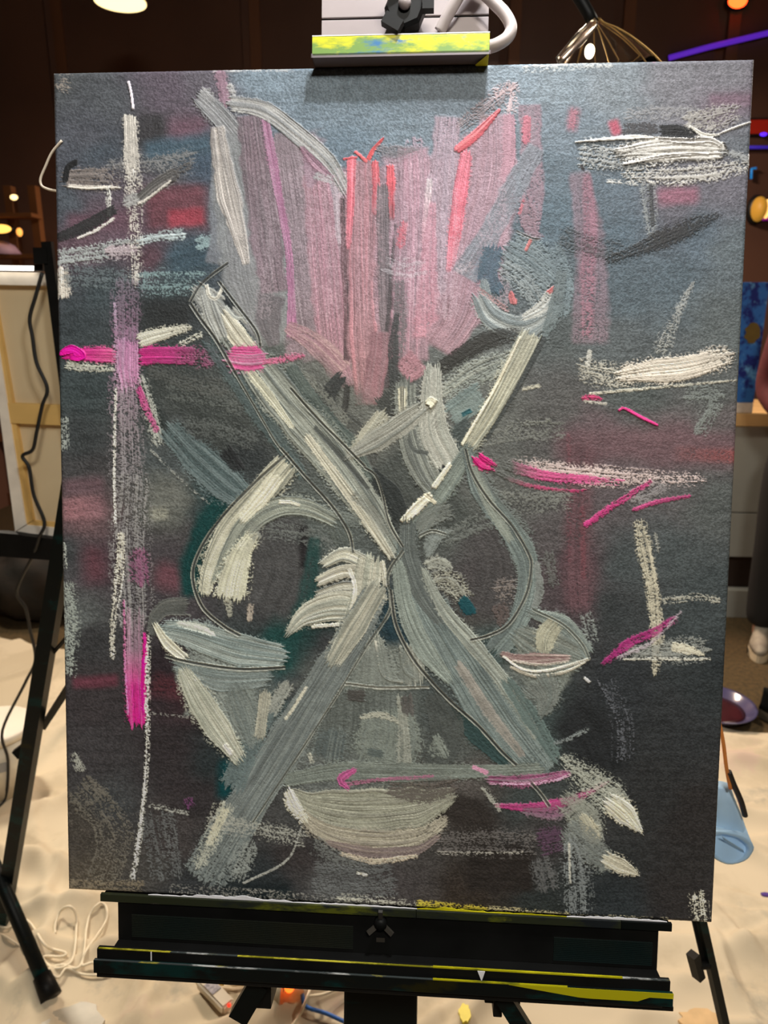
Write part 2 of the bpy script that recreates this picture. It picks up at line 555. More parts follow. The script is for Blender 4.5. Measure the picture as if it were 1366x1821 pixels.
# --- top clamp
cz = 0.016
xa = on_easel(555, 84, cz)[0]
xb = on_easel(871, 78, cz)[0]
ytop = on_easel(713, 62, cz)[1]
ybot = TOP + 0.0015
yfb = on_easel(713, 97, cz)[1]
bxo('clamp_lip', M_clampf, ez, xa, xb, yfb, ytop, cz - .003, cz, .0006)
bxo('clamp_lip_lit_top', M_white_p, ez, xa, xb, ytop + .0002, ytop + .0012, cz - .003, cz, .0003)  # white strip: the lit top edge put into the colour
bxo('clamp_plate', M_alud, ez, xa, xb, ybot, yfb - .0003, -CT - .01, cz, .0008)
g = bmesh.new()
prism(g, [(xb - .001, yfb - .0005, cz - .001), (xb - .011, ybot - .0045, .0035), (xb - .001, ybot - .0045, .0035)], (.0008, 0, -.002))
build('corner_gusset', g, M_yel, ez)
# --- head plate behind the clamp with its groove, knob and bolt
hx0, hx1 = on_easel(572, 40, -.012)[0], on_easel(869, 40, -.012)[0]
yg = on_easel(720, 30, -.012)[1]
bxo('head_plate', M_alu, ez, hx0, hx1, ybot + .004, yg - .0012, -.020, -.012, .0005)
bxo('head_plate', M_alu, ez, hx0, hx1, yg + .0008, TOP + .26, -.020, -.012, .0005)
bxo('head_groove', M_blk, ez, hx0, hx1, yg - .0012, yg + .0008, -.020, -.014, 0)
kx, ky = on_easel(720, 8, .012)[:2]
kb = bmesh.new()
lathe(kb, [(.0165, .0), (.0175, .004), (.0175, .014), (.015, .018)], 8, Matrix.Translation((kx, ky, -.006)))
kn = build('clamp_knob', kb, M_blk, ez)
kb = bmesh.new()
for k in range(3):
    a = math.radians(30 + 120 * k + 90)
    prism(kb, [(kx + .017 * math.cos(a - .5), ky + .017 * math.sin(a - .5), .012), (kx + .026 * math.cos(a - .32), ky + .026 * math.sin(a - .32), .012),
               (kx + .026 * math.cos(a + .32), ky + .026 * math.sin(a + .32), .012), (kx + .017 * math.cos(a + .5), ky + .017 * math.sin(a + .5), .012)], (0, 0, .008))
build('knob_lobes', kb, M_blk, kn)
kb = bmesh.new()
lathe(kb, [(.005, .0), (.0055, .003), (.002, .006)], 12, Matrix.Translation((kx, ky, .0125)))
build('knob_cap', kb, M_alu, kn, True)
# --- mast behind the canvas and below it
mx0, mx1 = on_easel(608, 1790, -.03)[0], on_easel(742, 1790, -.03)[0]
yfloor = -(ZC / math.cos(LEAN)) + .012
bxo('mast', M_teal, ez, mx0, mx1, yfloor, TOP + .30, -.085, -.046, .003)
# --- lower ledge
lz = .007
lx0, lx1 = on_easel(178, 1590, lz)[0], on_easel(1196, 1640, lz)[0]
ly1 = BOT - .0005
ly0 = on_easel(660, 1627, lz)[1]
xm = on_easel(740, 1620, lz)[0]
xn = on_easel(1105, 1640, lz)[0]
bxo('ledge_lip', M_lipg, ez, lx0, xm, ly0 - .001, ly1 + .003, .0035, lz, .0006)
bxo('ledge_lip', M_lipg, ez, xm + .0003, xn, ly0 - .001, ly1 + .003, .0035, lz, .0006)
bxo('ledge_lip', M_teal, ez, xn + .0003, lx1, ly0 - .001, ly1 + .003, .0035, lz, .0006)
bxo('ledge_plate', M_blk, ez, lx0, lx1, ly0 - .003, ly1 - .001, -CT - .01, .003, .0005)
# smears of white and yellow paint lying along the top of the lip
def lip_smear(u0, u1, h, m, seed):
    r0 = random.Random(seed)
    x0, x1 = on_easel(u0, 1600, lz)[0], on_easel(u1, 1600, lz)[0]
    n = max(4, int((x1 - x0) / .004))
    b2 = bmesh.new()
    pts = [(x0 + (x1 - x0) * i / n, ly1 + .0032 + h * math.sin(math.pi * min(1, max(0, i / n))) ** .5 * (0.35 + r0.random()), 0) for i in range(n + 1)]
    prism(b2, [(x1, ly1 + .0031, .0050)] + [(x0, ly1 + .0031, .0050)] + [(x, y, .0050) for x, y, z in pts], (0, 0, -.0010))
    build('paint_smear', b2, m, ez)
lip_smear(262, 320, .0008, M_white_p, 1)
lip_smear(318, 520, .0030, M_white_p, 2)
lip_smear(520, 742, .0010, M_white_p, 3)
lip_smear(742, 868, .0022, M_yel, 4)
lip_smear(868, 1010, .0008, M_yel, 5)
lip_smear(1010, 1190, .0018, M_white_p, 6)
# --- ribbed tray
tz = .004
tx0, tx1 = on_easel(210, 1630, tz)[0], on_easel(1170, 1690, tz)[0]
ty1 = ly0 - .003
ty0 = on_easel(700, 1698, tz)[1]
bxo('tray_back', M_blk, ez, tx0, tx1, ty0, ty1, tz - .006, tz, .0004)
for (ra, rb) in ((on_easel(235, 1640, tz)[0], on_easel(628, 1660, tz)[0]), (on_easel(985, 1670, tz)[0], on_easel(1160, 1690, tz)[0])):
    for k in range(13):
        y = ty0 + .004 + (ty1 - ty0 - .016) * k / 12
        bxo('rib', M_rib, ez, ra, rb, y, y + .0011, tz, tz + .0009, 0)
bxo('stamped_mark', M_wing, ez, -.004, .004, ty0 + .012, ty0 + .016, tz, tz + .0004, 0)
fz = .056
bxo('tray_floor', M_blk, ez, tx0, tx1, ty0 - .004, ty0, tz - .006, fz - .006, .0005)
fx0, fx1 = on_easel(166, 1715, fz)[0], on_easel(1198, 1768, fz)[0]
fy_top = on_easel(683, 1722, fz)[1]
fy_mid = on_easel(683, 1738, fz)[1]
fy_bot = on_easel(683, 1761, fz)[1]
bxo('tray_inner_lip', M_blk, ez, fx0 + .0015, fx1 - .0015, fy_mid - .004, fy_top, fz - .009, fz - .004, .0004)
bxo('tray_front_lip', M_teal, ez, fx0, fx1, fy_bot, fy_mid, fz - .0035, fz, .0004)
# bright worn edges of the two lips
def edge_line(u0, u1, y, z0, z1, m, h=.0006):
    z0 = z1 - .0016
    bxo('worn_edge', m, ez, on_easel(u0, 1740, fz)[0], on_easel(u1, 1740, fz)[0], y, y + h, z0, z1, 0)
M_ye2 = smear_mat('worn_edge_yellow', srgb(120, 116, 20), [(srgb(206, 196, 60), 40, .5, 3.), (srgb(50, 60, 56), 30, .62, 6.)], .4, (.4, 1, 1))
M_we2 = smear_mat('worn_edge_white', srgb(60, 66, 66), [(srgb(190, 190, 186), 40, .56, 3.), (srgb(160, 150, 60), 50, .62, 6.)], .4, (.4, 1, 1))
edge_line(172, 300, fy_top, fz - .009, fz - .004, M_ye2)
edge_line(300, 420, fy_top, fz - .009, fz - .004, M_we2)
edge_line(420, 770, fy_top, fz - .009, fz - .004, M_ye2)
edge_line(770, 1110, fy_top, fz - .009, fz - .004, M_yel, .0012)
edge_line(1110, 1194, fy_top, fz - .009, fz - .004, M_we2, .0009)
edge_line(168, 770, fy_mid, fz - .0035, fz, M_we2)
edge_line(770, 1010, fy_mid, fz - .0035, fz, M_yel, .0010)
# broad yellow drip on the right end of the front lip
xy0, xy1 = on_easel(905, 1745, fz)[0], fx1
b2 = bmesh.new()
n = 14
prism(b2, [(xy0 + (xy1 - xy0) * i / n, fy_mid + .0006, fz + .0004) for i in range(n + 1)] +
      [(xy0 + (xy1 - xy0) * i / n, fy_mid - .0080 * min(1, (i / n) * 2.2) + (.004 if i / n > .85 else 0), fz + .0004) for i in range(n, -1, -1)], (0, 0, -.0003))
build('paint_smear', b2, M_yel, ez)
bxo('paint_smear', M_white_p, ez, on_easel(265, 1700, fz)[0], on_easel(267, 1700, fz)[0], fy_mid, fy_top, fz - .0040, fz - .0036, 0)
b2 = bmesh.new()
xq = on_easel(857, 1735, fz)[0]
prism(b2, [(xq - .0035, fy_top, fz - .0036), (xq + .003, fy_top, fz - .0036), (xq + .0002, fy_mid - .001, fz - .0036)], (0, 0, .0005))
build('paint_drip', b2, M_white_p, ez)
lwx = on_easel(1140, 1775, fz)[0]
bxo('lip_clip', M_blk, ez, on_easel(1040, 1775, fz)[0], on_easel(1180, 1780, fz)[0], fy_bot - .0025, fy_bot + .0005, fz - .012, fz - .001, .001)
# three-armed wing nut in the middle of the tray back
wx, wy, _ = on_easel(676, 1650, tz + .01)
b2 = bmesh.new()
lathe(b2, [(.006, 0), (.006, .006), (.003, .008)], 12, Matrix.Translation((wx, wy, tz)))
wn_ = build('wing_nut', b2, M_blk, ez, True)
for a in (90, 215, 325):
    b2 = bmesh.new()
    a = math.radians(a)
    beam(b2, (wx + .005 * math.cos(a), wy + .005 * math.sin(a), tz + .004), (wx + .014 * math.cos(a), wy + .014 * math.sin(a), tz + .007), .004, .003, (0, 0, 1))
    build('wing', b2, M_wing, wn_)
# support levers under the tray
def lever(u0, v0, u1, v1, wd, m):
    a, b = on_easel(u0, v0, .03), on_easel(u1, v1, .03)
    b2 = bmesh.new()
    beam(b2, (a[0], a[1], .03), (b[0], b[1], .03), wd, .012, (0, 0, 1))
    return build('support_lever', b2, m, ez)
lever(462, 1744, 425, 1808, .018, M_teal)
lever(893, 1768, 935, 1835, .014, M_teal)
a, b = on_easel(450, 1740, .015), on_easel(484, 1788, .015)
bxo('lever_block', M_blk, ez, a[0], b[0], b[1], a[1], -.02, .02, .001)
a, b = on_easel(862, 1762, .02), on_easel(925, 1785, .02)
bxo('lever_block', M_blk, ez, a[0], b[0], b[1], a[1], -.02, .022, .001)
a, b = on_easel(878, 1776, .025), on_easel(893, 1810, .025)
bxo('lever_handle', M_blk, ez, a[0], b[0], b[1], a[1], .0, .025, .001)


# --- splayed legs (world points brought into the easel's frame)
EMI = Matrix.Translation(Vector(E_O)) @ Matrix.Rotation(ROT[0], 4, 'X')
EMI = EMI.inverted()
L = lambda p: EMI @ Vector(p)


def floor_leg(u0, v0, y0, u1, v1, wx_, wy_, m=M_blk):
    """leg from a point y0 metres back, seen at (u0,v0), to the floor point in line with (u1,v1)"""
    a = at_depth(u0, v0, y0)
    return a, on_floor(u1, v1, .012)


a = at_depth(118, 930, .62)
foot = on_floor(4, 1640, .012)
bdir = foot
b2 = bmesh.new()
beam(b2, L(a.lerp(bdir, -.12)), L(foot), .029, .029, (1, 0, 0))
leg_top_l = L(a.lerp(bdir, -.11))
leg = build('leg', b2, M_teal, ez)
kpt = at_depth(46, 1325, .73)
b2 = bmesh.new()
beam(b2, L(kpt + Vector((-.016, -.015, -.014))), L(kpt + Vector((.02, .0, .012))), .02, .02, (0, 1, 0))
build('leg_knob', b2, M_blk, leg)
b2 = bmesh.new()
q = a.lerp(bdir, .90)
ax = (bdir - a).normalized()
lathe(b2, [(.0215, -.003), (.0225, 0), (.0215, .003), (.0205, 0)], 20, Matrix.Translation(L(q)) @ Vector(L(q + ax) - L(q)).to_track_quat('Z', 'Y').to_matrix().to_4x4(), closed=True)
build('white_ring', b2, mat('ring_plastic', srgb(214, 200, 172), .5), leg, True)
# strut from the leg back to the mast
b2 = bmesh.new()
beam(b2, L(at_depth(78, 1290, .71)), L(at_depth(330, 900, .30)), .018, .012, (1, 0, 0))
build('strut', b2, M_blk, ez)
b2 = bmesh.new()
beam(b2, L(at_depth(90, 1166, .67)), L(at_depth(300, 930, .35)), .006, .006, (1, 0, 0))
build('strut', b2, M_blk, ez)
a = at_depth(1225, 1540, .28)
bdir = at_depth(1288, 1821, .26)
t = (a.z - .012) / (a.z - bdir.z)
b2 = bmesh.new()
beam(b2, L(a.lerp(bdir, -1.2)), L(a.lerp(bdir, t)), .0115, .012, (0, 1, 0))
leg = build('leg', b2, M_teal, ez)
leg_top_r = L(a.lerp(bdir, -1.15))
LEG_HOOK = a.lerp(bdir, -1.05)
for tp in (leg_top_l, leg_top_r):          # braces that tie both legs to the mast behind the canvas
    b2 = bmesh.new()
    beam(b2, tp, Vector(((mx0 + mx1) / 2, tp.y + .10, -.080)), .016, .016, (0, 0, 1))
    build('leg_brace', b2, M_blk, ez)
b2 = bmesh.new()
beam(b2, L(at_depth(1225, 1600, .275)), L(at_depth(1251, 1712, .268)), .0022, .006, (0, 1, 0))
build('strut', b2, M_blk, ez)
kp = at_depth(1239, 1717, .262)
b2 = bmesh.new()
beam(b2, L(at_depth(1232, 1697, .262)), L(at_depth(1243, 1738, .262)), .015, .012, (0, 1, 0))
kn = build('leg_knob', b2, M_blk, leg)
b2 = bmesh.new()
tube(b2, [L(kp), L(at_depth(1262, 1716, .265))], .006, 10, spline=False)
build('knob_bolt', b2, M_blk, kn)

# ------------------------------------------------------------------ clip lamp on the easel head: its head is above the picture
LAMP = E_O + np.array([0.10, 0, 0]) + (TOP + .50) * E_Y + .24 * E_Z
lampo = empty('clip_lamp', tuple(E_O), ROT)
tag(lampo, 'clip-on picture lamp with a pale gooseneck cable on the easel head', 'lamp')
M_goose = mat('gooseneck_plastic', srgb(190, 178, 174), .35, scale=30)
c0 = [on_easel(u, v, c) for (u, v, c) in ((868, 84, -.004), (884, 79, .002), (903, 66, .004), (909, 48, .004), (898, 25, .004), (877, 3, .004), (850, -24, .004), (825, -60, .01))]
c0 += [(.09, TOP + .15, .03), (.095, TOP + .30, .10), (.10, TOP + .47, .20), (.10, TOP + .515, .238)]
g = bmesh.new()
tube(g, c0, .0052, 12)
build('gooseneck', g, M_goose, lampo, True)
g = bmesh.new()
c1 = [on_easel(u, v, c) for (u, v, c) in ((826, -26, .004), (810, 4, .0), (795, 30, -.004), (782, 56, -.008))]
tube(g, c1, .0052, 12)
build('power_cord', g, M_goose, lampo, True)
g = bmesh.new()
qm = Matrix.Translation((.10, TOP + .505, .243)) @ Matrix.Rotation(math.radians(62), 4, 'X')
box(g, -.085, .085, -.032, .032, .004, .022, .004)
g.transform(qm)
build('lamp_head', g, M_blk, lampo)
g = bmesh.new()
g2 = box(bmesh.new(), -.078, .078, -.026, .026, .0015, .0035, .0)
g2.transform(qm)
build('lamp_diffuser', g2, glow('lamp_led', (1, .97, .92, 1), 6.0), lampo)
g.free()
ll = area('clip_lamp_light', tuple(E_O + .10 * np.array([1, 0, 0]) + (TOP + .498) * E_Y + .247 * E_Z), tuple(E_O + np.array([.02, 0, 0]) - .15 * E_Y), .12, .025, 16.5, (.97, .985, 1.0))
# ------------------------------------------------------------------ the painting: a paint film with real relief, laid down stroke by stroke
# every stroke is given by its path in the photograph, carried onto the canvas plane; its cells become one part of the painting
GX, GY = 1000, 1250
RND = 0.004
cxs = np.linspace(-CW / 2, CW / 2, GX)
cys = np.linspace(CH / 2, -CH / 2, GY)
CXg, CYg = np.meshgrid(cxs, cys)
_c = np.stack([CXg, CYg * E_Y[1], CYg * E_Y[2] + ZC], -1) - CAM
_q = _c @ RW.T
PX = _q[..., 0] / _q[..., 2] * FPX + CU
PY = _q[..., 1] / _q[..., 2] * FPX + CV
del _c, _q
# how much light of the lamps reaches each point of the canvas: turns a colour seen in the photograph into the paint's own colour
LC = [[-0.13, 0.3516, 1.2913, -1.227, 0.8286, 0.8301, 0.8383, 1.227], [-0.1715, 0.3646, 1.3506, -1.2885, 0.8529, 0.8602, 0.7781, 1.2386], [-0.2516, 0.3877, 1.4455, -1.3817, 0.8969, 0.9136, 0.7386, 1.214]]
_b = [np.ones_like(CXg), CXg, CYg, CXg ** 2, CXg * CYg, CYg ** 2, CYg ** 3, CXg * CYg ** 2]
ILL = np.stack([np.exp(sum(k * b for k, b in zip(row, _b))) for row in LC], -1).astype(np.float32)
del _b
rs = np.random.RandomState(7)
TBL = rs.rand(256, 256).astype(np.float32)


def vn(x, y, seed=0):
    """smooth value noise"""
    x = np.asarray(x) + seed * 17.31
    y = np.asarray(y) + seed * 9.77
    xi, yi = np.floor(x).astype(np.int64), np.floor(y).astype(np.int64)
    fx, fy = x - xi, y - yi
    fx, fy = fx * fx * (3 - 2 * fx), fy * fy * (3 - 2 * fy)
    x0, x1, y0, y1 = xi & 255, (xi + 1) & 255, yi & 255, (yi + 1) & 255
    a = TBL[y0, x0] * (1 - fx) + TBL[y0, x1] * fx
    b = TBL[y1, x0] * (1 - fx) + TBL[y1, x1] * fx
    return a * (1 - fy) + b * fy


def sst(a, b, x):
    t = np.clip((x - a) / (b - a), 0, 1)
    return t * t * (3 - 2 * t)


# tooth of the primed canvas, 0..1
TOOTH = 0.55 * vn(PX / 2.0, PY / 1.75, 1) + 0.31 * vn(PX / 3.4, PY / 2.6, 2) + 0.14 * vn(PX / 9, PY / 7, 3)
_s = np.sort(TOOTH[::7, ::7].ravel())
TOOTH = np.interp(TOOTH, _s, np.linspace(0, 1, len(_s))).astype(np.float32)
lin3 = lambda c: np.array(srgb(*c)[:3], np.float32)


def base_colours(pts):
    s = 5
    px, py = PX[::s, ::s], PY[::s, ::s]
    px = px + 26 * (vn(px / 40, py / 26, 5) - .5)
    py = py + 22 * (vn(px / 40, py / 26, 6) - .5)
    num = np.zeros(px.shape + (3,))
    den = np.zeros(px.shape)
    for (x, y, c) in pts:
        wgt = 1.0 / (((px - x) ** 2 + (py - y) ** 2) / 900.0 + 0.6) ** 1.9
        num += wgt[..., None] * lin3(c)
        den += wgt
    sm = num / den[..., None]
    jj = np.clip(np.arange(GY) / s, 0, sm.shape[0] - 1.001)
    ii = np.clip(np.arange(GX) / s, 0, sm.shape[1] - 1.001)
    j0, i0 = jj.astype(int), ii.astype(int)
    fj, fi = (jj - j0)[:, None, None], (ii - i0)[None, :, None]
    A = sm[j0][:, i0] * (1 - fi) + sm[j0][:, i0 + 1] * fi
    B = sm[j0 + 1][:, i0] * (1 - fi) + sm[j0 + 1][:, i0 + 1] * fi
    return A * (1 - fj) + B * fj


HGT = np.zeros((GY, GX), np.float32)      # paint thickness, mm
FILL = np.zeros((GY, GX), np.float32)     # how far the tooth is filled in
SID = np.zeros((GY, GX), np.int32)        # which stroke shows
STROKES = [('canvas', None)]


def grid_of(u, v):
    x, y, _ = on_easel(u, v)
    return (CH / 2 - y) / CH * (GY - 1), (x + CW / 2) / CW * (GX - 1)


def path(pts, step=7.0):
    P = np.array([(p[0], p[1]) for p in catmull([(x, y, 0) for x, y in pts], 14)])
    d = np.r_[0, np.cumsum(np.hypot(*np.diff(P, axis=0).T))]
    n = max(2, int(d[-1] / step) + 1)
    q = np.linspace(0, d[-1], n)
    return np.stack([np.interp(q, d, P[:, 0]), np.interp(q, d, P[:, 1])], 1), d[-1]


def along(val, tt):
    val = [val] if isinstance(val, (int, float)) else list(val)
    return np.interp(tt, np.linspace(0, 1, len(val)), val) if len(val) > 1 else np.full_like(tt, val[0])


NST = [0]


def K(pts, w, col, col2=None, br=.55, d=0.0, op=1.0, h=.22, ridge=0.0, edge=.3, soft=0.0, part=True, name='brush_stroke', groove=0.0, ragged=.25, label=None):
    NST[0] += 1
    seed = NST[0]
    P, Ltot = path(pts)
    wl = [w] if isinstance(w, (int, float)) else list(w)
    reach = max(wl) * (.5 + .5 * soft) * 1.15 + 8 + (min(12, max(wl) * .22) if edge > 0 else 0)
    J, I = zip(*[grid_of(x + a, y + b) for x, y in ((P[:, 0].min(), P[:, 1].min()), (P[:, 0].max(), P[:, 1].max()), (P[:, 0].min(), P[:, 1].max()), (P[:, 0].max(), P[:, 1].min())) for a in (-reach, reach) for b in (-reach, reach)])
    j0, j1, i0, i1 = max(0, int(min(J))), min(GY, int(max(J)) + 2), max(0, int(min(I))), min(GX, int(max(I)) + 2)
    if j1 - j0 < 2 or i1 - i0 < 2:
        return
    x, y = PX[j0:j1, i0:i1], PY[j0:j1, i0:i1]
    bd = np.full(x.shape, 1e9)
    S = np.zeros(x.shape)
    N = np.full(x.shape, 1e6)
    acc = 0.0
    nseg = len(P) - 1
    rj = int(reach / 1.15) + 4
    for k in range(nseg):
        a, b = P[k], P[k + 1]
        L = math.hypot(*(b - a)) + 1e-9
        tx, ty = (b - a) / L
        gj, gi = grid_of(*((a + b) / 2))
        ext = rj + int(L)
        ja, jb, ia, ib = max(0, int(gj) - ext - j0), max(0, int(gj) + ext - j0), max(0, int(gi) - ext - i0), max(0, int(gi) + ext - i0)
        xx, yy = x[ja:jb, ia:ib], y[ja:jb, ia:ib]
        if xx.size == 0:
            acc += L
            continue
        dx, dy = xx - a[0], yy - a[1]
        s = dx * tx + dy * ty
        lo = -1e9 if k == 0 else 0
        hi = 1e9 if k == nseg - 1 else L
        sc = np.clip(s, lo, hi)
        n = -dx * ty + dy * tx
        dist = np.hypot(s - sc, n)
        m = dist < bd[ja:jb, ia:ib]
        bd[ja:jb, ia:ib][m] = dist[m]
        S[ja:jb, ia:ib][m] = (acc + sc)[m]
        N[ja:jb, ia:ib][m] = (np.sign(n + 1e-9) * dist)[m]
        acc += L
    tt = np.clip(S / max(acc, 1e-6), 0, 1)
    hw = along(w, tt) / 2 + 1e-6
    wob = (vn(S / 34, np.zeros_like(S) + seed, seed) - .5) * ragged * 2
    u = N / (hw * (1 + wob * .35))
    au = np.abs(u)
    nb = max(3.0, max(wl) / 2.3)
    bri = .36 * vn(u * nb * .22 + seed * 3.3, S / 190 + seed, seed + 11) + .34 * vn(u * nb * .55 + seed * 2.1, S / 110 + seed, seed + 17) + .30 * vn(u * nb + seed * 1.7, S / 60 + seed, seed + 23)
    bri = np.clip((bri - .5) * 2.1 + .5, 0, 1)
    if name == 'paint_dab' and h >= 1:
        bri = .5 + (bri - .5) * .3
    over = np.maximum(-S, S - acc)                      # how far past either end
    capj = (bri - .5) * min(14.0, max(wl) * .35) * (1 + ragged) + 1.5 - .2 * max(wl) * au ** 2 * .5
    if soft > 0:
        a_ = (1 - sst(1 - soft, 1 + soft, au + .25 * (vn(x / 16, y / 12, seed) - .5))) * (1 - sst(-soft * max(wl) * .5, soft * max(wl) * .5, over))
        dd = along(d, tt)
        tooth = 1 - TOOTH[j0:j1, i0:i1]
        a_ = a_ * np.where(dd > 0, sst(-.25, .25, (1.15 - 1.15 * dd) + .3 * (bri - .5) - tooth), 1)
    else:
        dd = along(d, tt)
        tooth = 1 - TOOTH[j0:j1, i0:i1]
        load = 1.25 - 1.2 * dd - edge * sst(.55, 1.0, au) * (.6 + dd) + (bri - .5) * (.25 + .5 * np.minimum(1, dd * 2))
        cut = .98
        if edge > 0 and groove == 0:                    # broken fringe where the brush only skims the tooth
            fr_ = min(10.0, max(wl) * .2) / hw
            load = np.where(au > .93, np.minimum(load, .34 - .5 * (au - .93) / fr_ + .8 * (vn(S / 45, np.sign(u) * 3, seed + 4) - .5) + .35 * np.minimum(1, dd * 1.6)), load)
            cut = .96 + fr_
        a_ = sst(-.30, .30, load - tooth) * (1 - .25 * np.minimum(1, dd * 1.8)) * (1 - .35 * sst(.9, 1.1, au))
        a_ *= 1 - sst(cut - .04, cut + .06, au + .10 * (vn(S / 7, u * 2 + 5, seed + 2) - .5))
        a_ *= 1 - sst(-1.5, 1.5, over - capj)
    a_ = (a_ * op).astype(np.float32)
    cl = col if isinstance(col, list) else [col]
    cc = np.stack([lin3(c) for c in cl])
    if not soft and groove == 0 and max(cl[0]) - min(cl[0]) < 36 and min(cl[0]) > 100:
        cc = cc * 1.12                                  # opaque pale paint stands out from the ground
    if len(cl) > 1:
        f = tt * (len(cl) - 1)
        k0 = np.clip(f.astype(int), 0, len(cl) - 2)
        fr = (f - k0)[..., None]
        C = cc[k0] * (1 - fr) + cc[k0 + 1] * fr
    else:
        C = np.broadcast_to(cc[0], x.shape + (3,))
    if col2 is not None:
        mix = sst(.35, .75, bri) * br
        C = C * (1 - mix[..., None]) + lin3(col2) * mix[..., None]
    C = C * (0.86 + .24 * vn(x / 24, y / 18, seed + 3) + .36 * (bri - .5) + .10 * (TOOTH[j0:j1, i0:i1] - .3))[..., None]
    if h >= .28 and groove == 0:                        # single bristles leave pale and dark hairlines
        hb = vn(u * nb * 1.5 + seed * 5.1, S / 130 + seed, seed + 29)
        C = C * (1 + .55 * sst(.70, .95, hb) - .38 * sst(.32, .08, hb))[..., None]
    ac = a_
    if groove > 0:                                      # the scored line: dark bottom, paint pushed up on both sides, highlights put into its colour
        g_ = np.exp(-(u / .62) ** 4)[..., None]
        C = C * g_ + lin3((172, 172, 160)) * (1 - g_)
        ac = a_ * (1 - sst(.6, .75, au) * np.clip(1.6 - 2.6 * vn(S / 22, np.sign(u) * 2, seed), .25, 1))
    ALB[j0:j1, i0:i1] = ALB[j0:j1, i0:i1] * (1 - ac[..., None]) + C * ac[..., None]
    hh = h * (.45 + 1.1 * bri) + ridge * np.exp(-((au - .9) / .13) ** 2) * (.5 + vn(S / 11, u, seed + 8))
    if groove > 0:
        hh = h * .2 - groove * np.exp(-(u / .5) ** 2) + ridge * np.exp(-((au - .85) / .18) ** 2)
        HGT[j0:j1, i0:i1] += (a_ * hh).astype(np.float32)
    else:
        HGT[j0:j1, i0:i1] = HGT[j0:j1, i0:i1] * (1 - .75 * a_ * min(1, h / .15)) + (a_ * hh).astype(np.float32)
    FILL[j0:j1, i0:i1] = np.maximum(FILL[j0:j1, i0:i1], a_ * min(.85, h * 1.8))
    if part:
        STROKES.append((name, label))
        sid = len(STROKES) - 1
        SID[j0:j1, i0:i1] = np.where(a_ > .5, sid, SID[j0:j1, i0:i1])


def wash(pts, w, col, **k):
    k.setdefault('soft', .7)
    K(pts, w, col, part=False, h=.03, **k)


def groove(pts, w=7, col=(52, 54, 54), **k):
    K(pts, w, col, op=.9, h=.3, groove=.5, ridge=.55, edge=0, name='scored_line', ragged=.1, **k)
